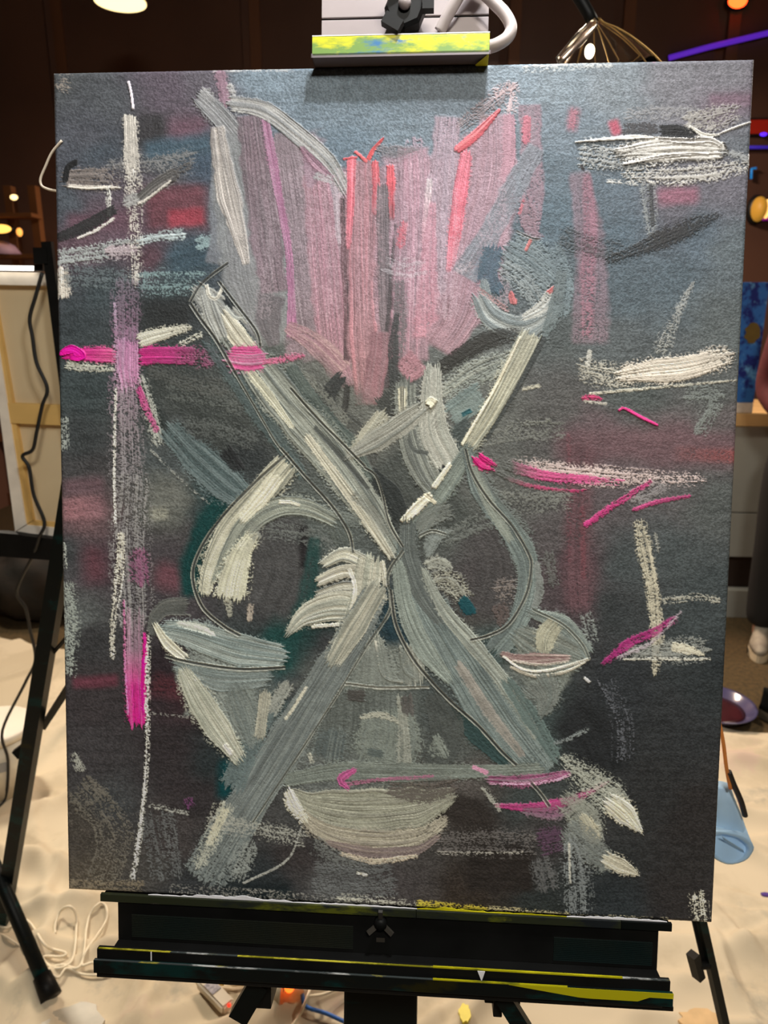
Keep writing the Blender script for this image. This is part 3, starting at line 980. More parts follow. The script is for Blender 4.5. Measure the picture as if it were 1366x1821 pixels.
# ---- underpainting: colours of the blended ground, read at points of the photograph
BASE = [(100, 140, (78, 80, 80)), (180, 180, (80, 82, 84)), (160, 250, (80, 80, 84)), (300, 160, (94, 84, 92)), (350, 140, (100, 94, 100)), (340, 230, (100, 82, 90)), (270, 240, (66, 64, 64)),
        (330, 265, (76, 90, 98)), (170, 270, (72, 80, 86)), (130, 360, (74, 80, 84)), (170, 370, (92, 80, 86)), (220, 400, (100, 80, 88)), (310, 350, (104, 72, 78)), (300, 300, (84, 88, 90)),
        (370, 295, (66, 80, 92)), (375, 380, (86, 82, 88)), (330, 455, (66, 80, 86)), (265, 460, (86, 70, 76)), (140, 430, (96, 76, 82)),
        (480, 140, (126, 140, 148)), (600, 190, (122, 136, 144)), (700, 210, (118, 132, 140)), (620, 250, (106, 122, 132)), (800, 190, (118, 130, 138)), (920, 140, (136, 150, 158)), (1000, 150, (134, 146, 152)),
        (1000, 230, (118, 130, 138)), (1100, 150, (130, 138, 142)), (1200, 150, (130, 128, 132)), (1290, 140, (126, 124, 128)), (1300, 180, (122, 106, 116)), (1320, 260, (106, 110, 114)),
        (990, 300, (100, 114, 122)), (990, 380, (90, 106, 114)), (1100, 340, (96, 108, 116)), (1100, 420, (88, 102, 110)), (1200, 360, (104, 100, 106)), (1290, 330, (112, 108, 114)), (1240, 420, (90, 102, 110)),
        (1000, 480, (88, 98, 102)), (1110, 520, (86, 98, 104)), (1200, 500, (86, 98, 104)), (1300, 450, (98, 106, 108)), (1290, 560, (92, 98, 98)), (1110, 600, (88, 94, 96)), (1000, 600, (84, 90, 90)),
        (1000, 700, (84, 84, 84)), (1130, 700, (80, 86, 86)), (1270, 700, (86, 90, 90)), (960, 740, (80, 80, 80)), (1050, 780, (96, 80, 86)), (1200, 800, (102, 82, 88)), (1290, 760, (92, 86, 88)),
        (960, 880, (82, 82, 82)), (1050, 880, (88, 80, 84)), (1200, 870, (88, 86, 88)), (1270, 900, (78, 82, 82)), (990, 960, (78, 74, 76)), (1025, 1000, (80, 64, 70)), (1100, 1000, (66, 72, 74)), (1200, 980, (68, 74, 76)),
        (1270, 1040, (60, 66, 68)), (1090, 1090, (52, 56, 58)), (1230, 1110, (58, 64, 66)), (1020, 1060, (72, 62, 66)), (1270, 1200, (42, 46, 48)), (1100, 1230, (42, 45, 48)), (1050, 1290, (36, 38, 40)), (1200, 1300, (44, 46, 48)),
        (1160, 1400, (42, 43, 44)), (1240, 1450, (40, 38, 38)), (1200, 1600, (40, 38, 38)), (1100, 1600, (38, 42, 44)), (960, 1600, (40, 44, 44)), (900, 1570, (42, 38, 36)), (830, 1600, (46, 40, 36)), (850, 1450, (50, 46, 44)),
        (960, 1480, (58, 56, 56)), (700, 1590, (64, 60, 60)), (600, 1570, (80, 80, 80)), (470, 1560, (40, 44, 46)), (520, 1530, (50, 46, 46)), (440, 1600, (30, 36, 38)), (350, 1590, (44, 46, 48)), (250, 1540, (64, 62, 60)),
        (170, 1560, (72, 66, 58)), (150, 1480, (60, 56, 52)), (200, 1430, (56, 58, 60)), (300, 1480, (58, 54, 54)), (330, 1400, (46, 42, 44)), (300, 1330, (44, 40, 42)), (380, 1350, (38, 44, 46)), (180, 1330, (54, 52, 54)),
        (160, 1240, (52, 48, 50)), (330, 1240, (52, 40, 44)), (290, 1210, (40, 34, 38)), (160, 1140, (50, 50, 52)), (125, 1100, (86, 90, 90)), (170, 1000, (64, 54, 60)), (130, 980, (58, 62, 64)), (300, 980, (66, 62, 66)),
        (300, 1070, (64, 60, 64)), (150, 910, (106, 82, 86)), (150, 850, (62, 62, 64)), (140, 790, (54, 58, 60)), (150, 700, (56, 64, 66)), (140, 580, (56, 62, 64)), (290, 560, (48, 50, 50)), (300, 640, (60, 66, 66)),
        (330, 700, (66, 70, 69)), (330, 770, (64, 68, 69)), (420, 750, (72, 76, 75)), (430, 800, (46, 50, 52)), (300, 830, (72, 78, 80)), (300, 900, (92, 94, 90)), (340, 960, (66, 64, 66)), (180, 515, (62, 70, 72)), (300, 510, (66, 78, 80)),
        (380, 890, (48, 64, 66)), (520, 960, (76, 77, 77)), (520, 1040, (70, 69, 70)), (480, 1080, (58, 58, 60)), (560, 900, (84, 90, 88)), (600, 940, (86, 92, 90)), (560, 1130, (34, 52, 52)), (600, 1160, (58, 60, 62)),
        (580, 650, (106, 106, 102)), (560, 720, (98, 100, 96)), (640, 760, (86, 86, 84)), (500, 680, (94, 100, 96)), (690, 840, (46, 50, 50)), (720, 880, (44, 46, 48)), (780, 840, (44, 46, 48)), (880, 760, (76, 80, 80)), (860, 700, (120, 124, 120)),
        (820, 900, (86, 90, 87)), (860, 960, (74, 73, 74)), (860, 1020, (70, 66, 68)), (850, 1090, (70, 68, 66)), (800, 940, (78, 82, 80)), (900, 860, (80, 82, 80)), (880, 1150, (60, 74, 74)), (770, 1260, (66, 72, 72)), (800, 1330, (78, 82, 80)),
        (620, 1300, (94, 98, 96)), (560, 1370, (96, 100, 98)), (720, 1380, (92, 94, 90)), (480, 1450, (62, 62, 62)), (820, 1390, (78, 74, 72)), (950, 1290, (62, 72, 72)), (940, 1420, (56, 62, 62)), (700, 1110, (40, 56, 62)), (500, 1150, (36, 60, 60)), (480, 1220, (60, 72, 74))]
ALB = base_colours(BASE)
ALB *= (0.78 + .22 * vn(PX / 30, PY / 9, 41) + .26 * vn(PX / 70 + 3 * vn(PX / 90, PY / 90, 44), PY / 3.6, 42) + .30 * (TOOTH - .5))[..., None]
W1, W2 = (206, 200, 184), (150, 150, 142)

# ---- soft colour fields
wash([(272, 205), (272, 262)], 46, (58, 56, 57))
wash([(300, 232), (366, 230)], 38, (108, 82, 92))
wash([(258, 272), (320, 262), (378, 252)], 36, (74, 92, 102))
wash([(262, 372), (366, 366)], 74, (104, 66, 72), soft=.35)
wash([(300, 388), (362, 384)], 30, (150, 66, 76), soft=.5)
wash([(120, 398), (235, 388)], 34, (100, 76, 84))
wash([(300, 470), (372, 452)], 56, (62, 78, 86))
wash([(255, 470), (280, 445)], 30, (90, 68, 74))
wash([(254, 560), (330, 555), (345, 560)], 60, (46, 48, 48))
wash([(260, 665), (330, 690), (420, 790)], 74, (58, 62, 61), soft=.45, op=.8)
wash([(250, 700), (290, 770)], 30, (48, 54, 54))
wash([(112, 868), (185, 862)], 30, (92, 74, 80))
wash([(112, 908), (186, 900)], 34, [(146, 104, 110), (116, 88, 94)], d=.15)
wash([(150, 1005), (185, 1000)], 60, (88, 58, 66))
wash([(276, 1022), (335, 1030)], 46, (92, 62, 70))
wash([(130, 1215), (210, 1210)], 20, (84, 48, 58))
wash([(270, 1218), (330, 1225)], 40, (70, 40, 46), d=.2)
wash([(266, 880), (326, 880)], 64, (100, 102, 98), d=.1)
wash([(268, 915), (298, 912)], 22, (132, 132, 122), d=.2)
wash([(1262, 178), (1338, 176)], 22, (130, 106, 118))
wash([(1170, 350), (1242, 346)], 30, (150, 102, 116))
wash([(1016, 232), (1022, 192)], 20, (172, 116, 128), d=.2)
wash([(1090, 214), (1098, 240)], 16, (186, 90, 108))
wash([(990, 795), (1120, 790), (1312, 800)], 56, (102, 80, 86))
wash([(1200, 806), (1315, 812)], 24, [(112, 82, 86), (136, 72, 72)], d=.25, op=.75)
wash([(1036, 790), (1030, 900), (1028, 1000), (1032, 1085)], 46, (92, 68, 74), d=.2)
wash([(1036, 900), (1038, 1030)], 9, (110, 64, 72), d=.3, op=.6)
wash([(1012, 770), (1012, 1000)], 8, (104, 64, 72), d=.4, op=.5)
wash([(540, 960), (535, 1060), (500, 1140), (500, 1200)], 62, (28, 62, 60), soft=.6, op=.85)
wash([(395, 885), (360, 945), (338, 1020), (345, 1060)], 40, (22, 58, 58), soft=.5)
wash([(470, 930), (500, 1010), (470, 1090)], 110, (70, 70, 71), soft=.4)
wash([(540, 935), (540, 1010)], 16, (38, 36, 38))
wash([(600, 1130), (580, 1190), (520, 1250)], 70, (54, 56, 58), soft=.4)
wash([(860, 930), (890, 1010), (860, 1100)], 84, (70, 68, 69), soft=.5)
wash([(1010, 1260), (1060, 1320), (1080, 1380)], 90, (36, 38, 40), soft=.5)
wash([(405, 1352), (400, 1420)], 30, (14, 54, 58))
wash([(830, 1545), (950, 1545)], 86, (40, 36, 34), soft=.3)
wash([(430, 1590), (520, 1590)], 40, (28, 34, 36))
wash([(770, 1430), (840, 1450), (850, 1500)], 60, (46, 42, 40), soft=.5)

# ---- dry scumbles of the corners and edges
def scum(pts, w, c, d=.55, **k):
    K(pts, w, c, d=d, h=k.pop('h', .12), edge=.5, **k)
scum([(100, 145), (124, 150)], 34, (136, 126, 114), .55)
scum([(110, 478), (112, 528)], 26, (196, 186, 170), .25, h=.5)
scum([(118, 490), (240, 500)], 50, (92, 100, 100), .62)
scum([(250, 500), (360, 498)], 46, (120, 140, 138), .58)
scum([(112, 745), (114, 800)], 16, (146, 152, 148), .5)
scum([(116, 1040), (126, 1100), (116, 1200)], 30, (136, 142, 136), .5)
scum([(112, 965), (116, 1010)], 14, (150, 154, 148), .55)
scum([(130, 1340), (145, 1370)], 14, (140, 140, 132), .45)
scum([(140, 1400), (200, 1480), (180, 1570)], 90, (92, 88, 80), .62)
scum([(124, 1575), (250, 1580)], 30, (110, 100, 84), .55)
scum([(280, 1450), (300, 1560)], 90, (86, 88, 88), .66)
scum([(195, 300), (280, 292), (345, 280)], 42, (118, 116, 112), .55)
scum([(246, 428), (285, 420), (328, 416)], 18, (172, 182, 178), .35, h=.3)
scum([(103, 458), (180, 447), (244, 436)], 30, (156, 160, 154), .4, h=.3)
scum([(192, 448), (240, 446)], 24, (172, 156, 156), .3)
scum([(352, 432), (380, 424)], 26, (132, 150, 148), .4)
scum([(1115, 202), (1180, 198), (1240, 200)], 34, (140, 138, 136), .55)
scum([(1108, 230), (1168, 228)], 26, (62, 58, 58), .3)
scum([(520, 125), (445, 124), (380, 126)], 8, (170, 168, 164), .6)
scum([(930, 122), (1010, 117), (1090, 113)], 14, (200, 200, 194), .5)
scum([(1240, 1590), (1246, 1640)], 30, (190, 184, 166), .62)

# ---- left side strokes
K([(229, 146), (234, 168), (237, 193)], 5, (236, 222, 230), h=.9, edge=0)
K([(231, 207), (233, 262), (236, 330), (240, 400), (242, 505)], [22, 27, 26, 22, 16], (200, 192, 178), (150, 146, 138), br=.4, d=[0, .12, .55, .55, .62], h=.35)
K([(112, 318), (150, 316), (216, 320)], [30, 40, 38], (128, 118, 110), (78, 74, 72), br=.6, d=[.1, .2, .65], h=.4)
K([(116, 322), (121, 298), (136, 288)], 11, (36, 36, 36), h=.2)
K([(122, 331), (155, 334), (192, 333), (214, 334)], [7, 8, 7, 3], (216, 206, 190), h=.8, edge=.1)
K([(191, 334), (194, 358), (192, 384)], 10, (206, 202, 190), d=.5, h=.5)
K([(100, 424), (150, 404), (204, 372)], [16, 26, 18], (48, 48, 47), h=.25, d=.1)
K([(138, 424), (170, 410), (203, 388)], [3, 6, 5], (210, 202, 188), h=.6, d=.15)
K([(246, 358), (275, 333), (312, 309)], 24, (118, 114, 108), (56, 54, 52), br=.8, h=.45, d=[0, .05, .3])
K([(246, 362), (262, 354), (304, 322)], 5, (204, 196, 182), h=.6, d=.2)
K([(222, 360), (244, 352)], 22, (150, 148, 142), d=.2)
K([(310, 310), (338, 292)], 16, (86, 82, 78), d=.5)
K([(204, 540), (206, 580), (206, 620)], 5, (186, 160, 180), d=.3, h=.4)
K([(226, 500), (226, 560), (226, 620)], [40, 46, 44], [(110, 98, 106), (132, 104, 122), (156, 118, 144)], (104, 96, 104), d=[.6, .4, .15], h=.2)
K([(226, 660), (224, 740), (228, 860)], [44, 52, 56], [(146, 118, 138), (122, 110, 118), (108, 106, 108)], (146, 142, 146), br=.5, d=[.3, .48, .55], h=.22)
K([(238, 850), (232, 950), (236, 1040), (240, 1110)], [60, 66, 66, 56], (112, 110, 112), (150, 148, 146), br=.5, d=[.58, .55, .52, .5], h=.25)
K([(244, 980), (250, 1036)], 36, (124, 74, 104), d=.45)
K([(206, 690), (203, 830), (205, 930)], 5, (196, 194, 188), d=.42, h=.4)
K([(216, 950), (212, 1030), (200, 1110), (200, 1170)], [12, 16, 9, 6], (184, 180, 168), d=.5, h=.4)
K([(249, 606), (290, 594), (340, 583)], [26, 22, 8], (204, 200, 182), (150, 148, 136), d=[.05, .1, .4], h=.55)
K([(322, 612), (358, 594)], 10, (190, 188, 174), d=.5, h=.4)
K([(120, 646), (160, 652), (204, 652)], 20, (168, 168, 156), d=[.3, .5, .6], h=.35)
K([(250, 672), (264, 720), (282, 790)], [16, 26, 20], (156, 158, 152), d=.48, h=.3)
K([(112, 630), (150, 630), (206, 632)], [20, 26, 28], [(220, 26, 140), (206, 60, 138), (196, 96, 136)], (150, 30, 96), br=.5, h=.6, label='magenta stroke')
K([(107, 630), (128, 622), (146, 634), (126, 637)], [8, 18, 16, 10], (232, 22, 150), (190, 16, 116), br=.3, h=1.3, ridge=.5, edge=0, name='paint_dab', label='thick magenta dab')
K([(250, 632), (300, 632), (360, 634), (408, 634)], [34, 32, 34, 36], [(198, 46, 128), (190, 60, 130), (150, 90, 120), (150, 90, 120)], (120, 40, 84), br=.55, d=[0, .1, .5, .55], h=.5, label='magenta stroke')
K([(228, 606), (227, 650), (232, 690)], [42, 42, 36], (186, 130, 166), (150, 126, 146), br=.7, h=.35, d=[.1, 0, .3])
K([(246, 690), (262, 730), (280, 766)], [14, 14, 10], (176, 66, 126), d=[.2, .35, .5], h=.3)
K([(240, 1085), (240, 1140), (241, 1200), (245, 1290)], [30, 34, 38, 34], [(132, 124, 128), (136, 112, 126), (180, 44, 122), (184, 28, 116)], (150, 100, 130), br=.35, d=[.3, .15, 0, 0], h=.4, label='magenta stroke')
K([(220, 1068), (222, 1120), (222, 1180), (228, 1270)], 4, (206, 120, 166), d=.3, h=.5)
K([(257, 1128), (258, 1160), (255, 1215), (256, 1268)], [6, 11, 9, 7], (214, 24, 134), h=.9, d=[.4, 0, 0, .2])
K([(265, 1120), (262, 1240), (262, 1330), (258, 1400), (249, 1480), (236, 1562)], [7, 8, 8, 7, 7, 9], (196, 194, 184), d=[.6, .5, .5, .5, .48, .5], h=.5)
scum([(266, 1432), (335, 1446)], 9, (140, 140, 134), .52)
scum([(268, 1268), (342, 1276)], 8, (120, 118, 114), .58)
K([(333, 1420), (340, 1436)], 14, (110, 62, 104), d=.5)
K([(298, 760), (350, 815), (430, 882), (470, 895)], [40, 58, 60, 30], (76, 90, 92), (108, 120, 122), br=.6, d=[.25, .1, 0, .2], h=.2)
K([(400, 800), (426, 836)], 26, (38, 40, 42), d=.15)
K([(268, 800), (330, 860), (372, 895)], 4, (140, 142, 138), d=.5)

# ---- tulip: rim and petals
wash([(490, 250), (530, 430), (585, 620)], 150, (141, 123, 128), soft=.12)
wash([(660, 300), (660, 480), (656, 640)], 110, (150, 121, 127), soft=.15)
wash([(750, 280), (745, 450), (735, 610)], 150, (159, 132, 140), soft=.12)
wash([(866, 240), (852, 400), (800, 560)], [90, 120, 110], (158, 131, 138), soft=.15)
K([(391, 124), (396, 150), (404, 185)], [16, 22, 26], (146, 117, 128), d=.15)
K([(352, 170), (385, 200), (424, 246)], [30, 40, 44], (151, 150, 148), (92, 94, 94), br=.8, h=.45)
K([(362, 160), (378, 178)], 22, (153, 151, 148), d=.3, h=.3)
K([(408, 152), (416, 180)], 14, (171, 168, 163), d=.45)
K([(392, 240), (396, 320), (400, 400), (392, 470)], [30, 44, 56, 50], (130, 133, 136), (105, 106, 110), h=.2, soft=.13, op=.92, part=False)
K([(402, 240), (424, 360), (456, 470), (486, 612)], [40, 84, 130, 50], (140, 141, 139), (116, 118, 118), br=.6, h=.22, soft=.1)
K([(440, 380), (452, 480), (478, 590)], [60, 96, 70], (144, 144, 143), (119, 119, 119), br=.6, h=.25, soft=.13, op=.92)
K([(386, 226), (394, 280), (408, 350), (424, 410), (438, 470)], [24, 36, 40, 30, 14], (200, 190, 179), (133, 128, 123), br=.7, h=.6, soft=.13, op=.92)
K([(444, 205), (458, 310), (476, 440), (488, 520)], [44, 52, 56, 50], (141, 121, 127), (88, 80, 82), br=.65, h=.3, soft=.13, op=.92)
K([(484, 525), (478, 570), (488, 615)], [52, 44, 20], (119, 112, 114), (80, 78, 80), br=.6, soft=.13, op=.92)
K([(505, 235), (520, 330), (536, 440), (552, 560), (566, 640)], [40, 54, 58, 60, 50], (142, 126, 130), (123, 112, 115), br=.5, h=.28, soft=.13, op=.92)
K([(472, 212), (486, 290), (500, 370), (514, 450), (518, 520), (520, 600)], [14, 16, 14, 13, 14, 20], (174, 121, 148), (158, 131, 144), br=.5, h=.35)
K([(562, 310), (572, 400), (584, 520), (598, 640), (612, 690)], [46, 54, 60, 62, 40], (164, 129, 136), (182, 132, 145), br=.5, h=.28, soft=.13, op=.92)
K([(546, 255), (556, 330)], 22, (144, 118, 128), d=.1)
K([(510, 580), (560, 610), (610, 660)], [20, 40, 40], (165, 128, 135), (179, 153, 147), br=.6, d=.1, soft=.13, op=.92)
K([(597, 316), (601, 360), (604, 430)], [18, 18, 12], (174, 159, 163), d=.15)
K([(410, 184), (470, 196), (530, 240), (585, 290), (618, 345)], [26, 34, 34, 34, 20], (178, 175, 168), (119, 121, 121), br=.75, h=.5, d=[.1, 0, .05, .1, .2])
K([(536, 262), (560, 292), (590, 318)], [8, 20, 10], (144, 112, 124), (165, 131, 141), h=.3)
K([(560, 312), (590, 320)], 14, (167, 166, 164), d=.3)
K([(609, 352), (612, 430), (616, 540), (618, 640)], [10, 13, 11, 16], (78, 66, 68), (142, 103, 109), br=.5, h=.25)
K([(640, 286), (641, 400), (642, 520), (648, 640), (652, 720)], [46, 48, 48, 54, 40], (168, 129, 134), (188, 123, 130), br=.45, h=.28, label='pink petal stroke', soft=.13, op=.92)
K([(626, 282), (624, 360), (620, 440)], [16, 14, 8], [(221, 118, 128), (210, 111, 122), (188, 118, 127)], h=.35)
K([(667, 288), (669, 330), (668, 380)], 14, [(221, 106, 113), (203, 101, 110), (180, 115, 122)], h=.35)
K([(694, 296), (696, 340), (697, 390)], [14, 15, 10], [(226, 106, 113), (217, 97, 106), (173, 108, 115)], h=.4)
K([(612, 283), (634, 280)], 4, (210, 94, 99), h=.4)
K([(632, 270), (642, 278), (652, 288)], 6, (222, 104, 106), h=.5)
K([(655, 284), (664, 266), (682, 246)], [8, 7, 4], (224, 94, 94), h=.5)
K([(680, 330), (682, 450), (686, 560), (694, 640)], [20, 24, 26, 20], (132, 118, 121), (82, 76, 78), br=.7, h=.25)
K([(706, 400), (700, 500), (692, 600), (684, 690)], [10, 16, 16, 18], (88, 80, 82), (60, 58, 60), br=.6)
K([(676, 590), (672, 640), (660, 712)], [34, 40, 34], (155, 115, 122), (133, 112, 116), br=.5, soft=.13, op=.92)
K([(734, 262), (736, 400), (732, 520), (728, 640)], [56, 64, 66, 70], (171, 141, 150), (185, 132, 145), br=.45, h=.28, label='pink petal stroke', soft=.13, op=.92)
K([(712, 500), (712, 590), (704, 660)], [22, 24, 16], (105, 99, 101), d=.25)
K([(718, 396), (712, 440)], 16, (201, 108, 119), d=.35)
K([(796, 208), (788, 330), (778, 470), (772, 600)], [44, 56, 60, 70], (170, 146, 154), (155, 141, 150), br=.55, h=.28, d=[.12, 0, 0, .05], soft=.13, op=.92)
K([(764, 320), (758, 400), (756, 480)], [10, 14, 10], [(185, 175, 174), (193, 153, 160), (188, 134, 145)], h=.3, d=.1)
K([(770, 360), (762, 480), (764, 600)], [12, 30, 60], (185, 134, 145), d=.2, soft=.13, op=.92)
K([(746, 640), (716, 665)], [56, 40], (167, 123, 132), d=.1, soft=.13, op=.92)
K([(880, 204), (882, 300), (862, 400), (836, 490), (812, 570), (780, 620)], [56, 72, 84, 80, 80, 60], (171, 137, 145), (156, 132, 141), br=.5, h=.28, label='pink petal stroke', soft=.13, op=.92)
K([(905, 205), (906, 270), (898, 320)], 22, (180, 137, 147), d=.1)
K([(830, 272), (820, 330), (808, 420), (800, 480)], [22, 26, 26, 14], [(200, 115, 128), (212, 111, 126), (210, 108, 122), (185, 129, 139)], (226, 125, 138), br=.4, h=.35, label='red petal stroke')
K([(812, 268), (850, 236), (888, 196)], [16, 16, 6], (221, 95, 105), (230, 152, 152), br=.5, h=.7, label='red diagonal stroke')
K([(818, 226), (865, 190), (916, 152)], [30, 36, 20], (117, 102, 100), (177, 153, 153), br=.7, d=.42, h=.35)
K([(880, 168), (912, 158), (908, 200)], 20, (200, 173, 171), d=.55)
K([(942, 186), (946, 300), (946, 400), (936, 428)], [38, 42, 40, 20], (152, 126, 135), (135, 121, 127), d=[.15, .15, .2, .3], h=.2, soft=.13, op=.92)
K([(938, 210), (936, 252)], 15, (191, 112, 125), d=.15)
K([(955, 262), (912, 340), (880, 400), (826, 492)], [30, 44, 40, 50], (142, 146, 152), (119, 123, 128), br=.6, h=.3, d=.08, soft=.13, op=.92)
K([(934, 350), (944, 410), (962, 420)], [16, 36, 10], (138, 114, 121), d=.25)
K([(924, 380), (932, 356)], 5, (188, 108, 116), d=.3)
K([(1030, 306), (1046, 400), (1052, 500), (1050, 610)], [36, 48, 60, 66], (133, 114, 122), d=[.1, .1, .15, .25], h=.05, soft=.22, op=.8)
K([(1044, 310), (1050, 400), (1046, 480), (1044, 600)], [14, 26, 24, 18], (155, 109, 121), d=[.2, .2, .35, .5], h=.05, soft=.4, op=.7)
K([(1160, 100), (1164, 110)], 4, (158, 123, 139))
K([(740, 250), (742, 262)], 30, (158, 138, 147), d=.5)
K([(672, 268), (700, 272), (740, 266)], [20, 26, 10], (132, 124, 127), (90, 88, 88), d=.4)

for (fx, fw, fc) in ((470, 60, (158, 144, 147)), (540, 70, (165, 146, 151)), (590, 60, (177, 150, 156)), (650, 60, (188, 150, 156)), (740, 70, (187, 161, 168)), (790, 60, (184, 164, 171)), (870, 80, (185, 158, 165))):
    K([(fx, 300), (fx + 8, 420), (fx + 2, 560)], fw, fc, d=[.74, .66, .7], h=.04, part=False, edge=.6, op=.42)
K([(690, 470), (720, 480), (750, 475)], 40, (177, 171, 173), d=.6, part=False, op=.5)
K([(812, 480), (840, 470)], 20, (188, 169, 171), d=.5, part=False, op=.5)

# ---- hand scraps at the right of the flower
K([(880, 440), (868, 490), (880, 520)], 40, (74, 94, 106), d=.1)
K([(900, 440), (940, 465), (985, 500)], [60, 84, 60], (126, 136, 136), (84, 98, 102), d=.25, h=.3)
K([(890, 470), (930, 500), (960, 545)], [30, 40, 30], (148, 154, 152), (100, 112, 114), br=.8, d=.3, h=.35)
K([(985, 440), (1005, 500), (1000, 560)], [30, 34, 24], (112, 124, 126), d=.3, h=.2)
K([(860, 500), (872, 545), (905, 580)], [16, 22, 14], (150, 156, 154), (104, 114, 116), br=.8, h=.4)
K([(1000, 420), (1060, 440), (1100, 452)], 46, (66, 68, 68), d=.6)
K([(935, 445), (945, 425)], 6, (196, 120, 116), h=.4)
K([(908, 520), (914, 540)], [10, 14], (196, 118, 118), h=.3)
K([(850, 525), (876, 566), (930, 584), (985, 556)], [30, 44, 44, 30], (156, 160, 156), (106, 116, 118), br=.8, h=.4)
K([(852, 515), (880, 535), (905, 552)], 8, (176, 140, 138), d=.3)
K([(930, 566), (966, 545), (990, 512)], [14, 28, 20], (194, 192, 182), (140, 146, 146), br=.6, d=[.1, .2, .4], h=.4)
K([(976, 520), (986, 512)], 8, (196, 110, 108), h=.3)
K([(1000, 480), (988, 545), (965, 605)], [20, 26, 12], (112, 122, 122), (80, 90, 90), d=.15)

# ---- right side strokes
K([(1034, 274), (1080, 280), (1140, 286)], [46, 44, 40], (168, 166, 158), d=.6, h=.5)
K([(1100, 274), (1150, 268), (1210, 264), (1286, 268)], [30, 46, 50, 30], (226, 220, 208), (176, 170, 160), br=.45, h=1.0, d=[.3, .08, 0, 0], label='thick white stroke')
K([(1024, 253), (1080, 248), (1130, 244), (1162, 245)], [3, 6, 10, 4], (226, 220, 208), h=1.1, edge=.1)
K([(1172, 248), (1220, 250), (1262, 249), (1280, 258)], [8, 12, 14, 8], (230, 224, 214), h=1.4, edge=.05)
K([(1110, 292), (1190, 278), (1292, 272)], [5, 6, 4], (236, 230, 220), h=1.3, edge=.1)
K([(1112, 312), (1180, 312), (1250, 308), (1334, 292)], [20, 32, 32, 14], (196, 190, 178), d=[.55, .42, .4, .55], h=.5)
K([(1080, 322), (1130, 324)], 9, (200, 196, 186), d=.5, h=.4)
K([(1280, 270), (1312, 276), (1334, 284)], 12, (150, 150, 146), d=.5)
K([(1334, 276), (1336, 300)], 5, (226, 220, 212), h=.6)
K([(1172, 233), (1205, 234), (1240, 238)], [24, 26, 20], (34, 34, 36), (52, 52, 54), h=.3, label='black block stroke')
K([(1216, 214), (1262, 212), (1314, 198)], [30, 46, 26], (176, 170, 160), (140, 138, 132), d=[.2, .35, .55], h=.35)
K([(1228, 226), (1246, 238), (1262, 242), (1278, 240)], [4, 8, 8, 3], (224, 218, 204), h=.8)
K([(1272, 241), (1310, 226), (1342, 215)], [3, 4, 3], (214, 208, 198), h=.6, edge=.1)
K([(1034, 294), (1037, 302)], 6, (40, 34, 36))
K([(1150, 330), (1155, 380), (1160, 425)], [26, 22, 14], (140, 142, 138), d=.55)
K([(1156, 330), (1160, 400)], 10, (52, 52, 52), d=.45)
K([(1080, 464), (1130, 446), (1180, 424), (1230, 402), (1276, 380)], [16, 24, 36, 32, 16], (44, 42, 40), d=[.55, .4, .22, .3, .55], h=.25, label='dry black diagonal stroke')
K([(1031, 654), (1080, 668), (1120, 672)], [34, 44, 40], (178, 174, 162), d=.5, h=.35)
K([(1100, 668), (1160, 660), (1220, 654), (1300, 634)], [26, 44, 46, 30], (216, 206, 192), (176, 166, 154), br=.5, h=.6, d=[.3, .05, 0, .45], label='white stroke')
K([(1050, 700), (1160, 690), (1310, 676)], [5, 5, 3], (190, 186, 172), d=.35, h=.4)
K([(1234, 500), (1204, 555), (1174, 628)], [4, 13, 28], (156, 156, 150), d=[.25, .5, .55], h=.3)
K([(1049, 624), (1046, 650)], 9, (180, 178, 170), d=.35)
K([(1036, 708), (1054, 706), (1070, 710)], [8, 10, 6], (186, 60, 108), d=.2, h=.5)
K([(1040, 714), (1078, 718)], 5, (180, 176, 168), d=.35)
K([(1220, 700), (1274, 706), (1240, 770)], 26, (112, 118, 116), d=.5)
K([(1101, 730), (1110, 726), (1140, 742), (1169, 756)], [4, 6, 6, 4], (214, 60, 132), h=1.2, edge=0, name='paint_dab', label='thin magenta ridge')
K([(930, 692), (960, 686)], 7, (180, 176, 160), d=.3)
K([(900, 755), (940, 752), (980, 750)], 10, (120, 122, 116), d=.5)
K([(906, 826), (980, 838), (1060, 846), (1140, 852), (1250, 852)], [22, 34, 30, 24, 12], (196, 178, 176), d=[.45, .35, .4, .55, .62], h=.35)
K([(905, 828), (970, 846), (1040, 852), (1110, 856)], [22, 18, 14, 6], (202, 72, 136), d=[.3, .15, .2, .5], h=.35, label='magenta stroke')
K([(880, 838), (930, 860), (1000, 872), (1040, 872)], [10, 9, 6, 4], (184, 60, 112), d=.42, h=.3)
K([(1116, 886), (1150, 880), (1180, 862)], 26, (126, 122, 124), d=.4)
K([(1041, 934), (1082, 905), (1121, 880), (1158, 856)], [10, 11, 10, 6], (192, 58, 126), d=.3, h=.5, label='magenta diagonal line')
K([(1127, 906), (1170, 892), (1226, 882)], [6, 8, 6], (168, 58, 112), d=.35, h=.4)
K([(1136, 928), (1149, 990), (1161, 1050), (1165, 1095), (1167, 1130), (1165, 1196)], [22, 26, 20, 20, 22, 10], (176, 170, 152), d=[.6, .42, .3, .35, .35, .5], h=.3, label='pale vertical stroke')
K([(1166, 950), (1172, 980)], 7, (140, 140, 134), d=.5)
K([(1180, 1068), (1240, 1062), (1280, 1068)], 12, (150, 148, 138), d=[.5, .6, .3])
K([(1118, 1156), (1180, 1160), (1256, 1150)], [20, 34, 40], (128, 130, 126), d=[.4, .35, .5], h=.2)
K([(1196, 1150), (1226, 1156), (1250, 1164)], [18, 20, 6], (190, 184, 166), d=.2, h=.3)
K([(1110, 1172), (1180, 1172), (1262, 1172)], 5, (184, 182, 172), d=.45)
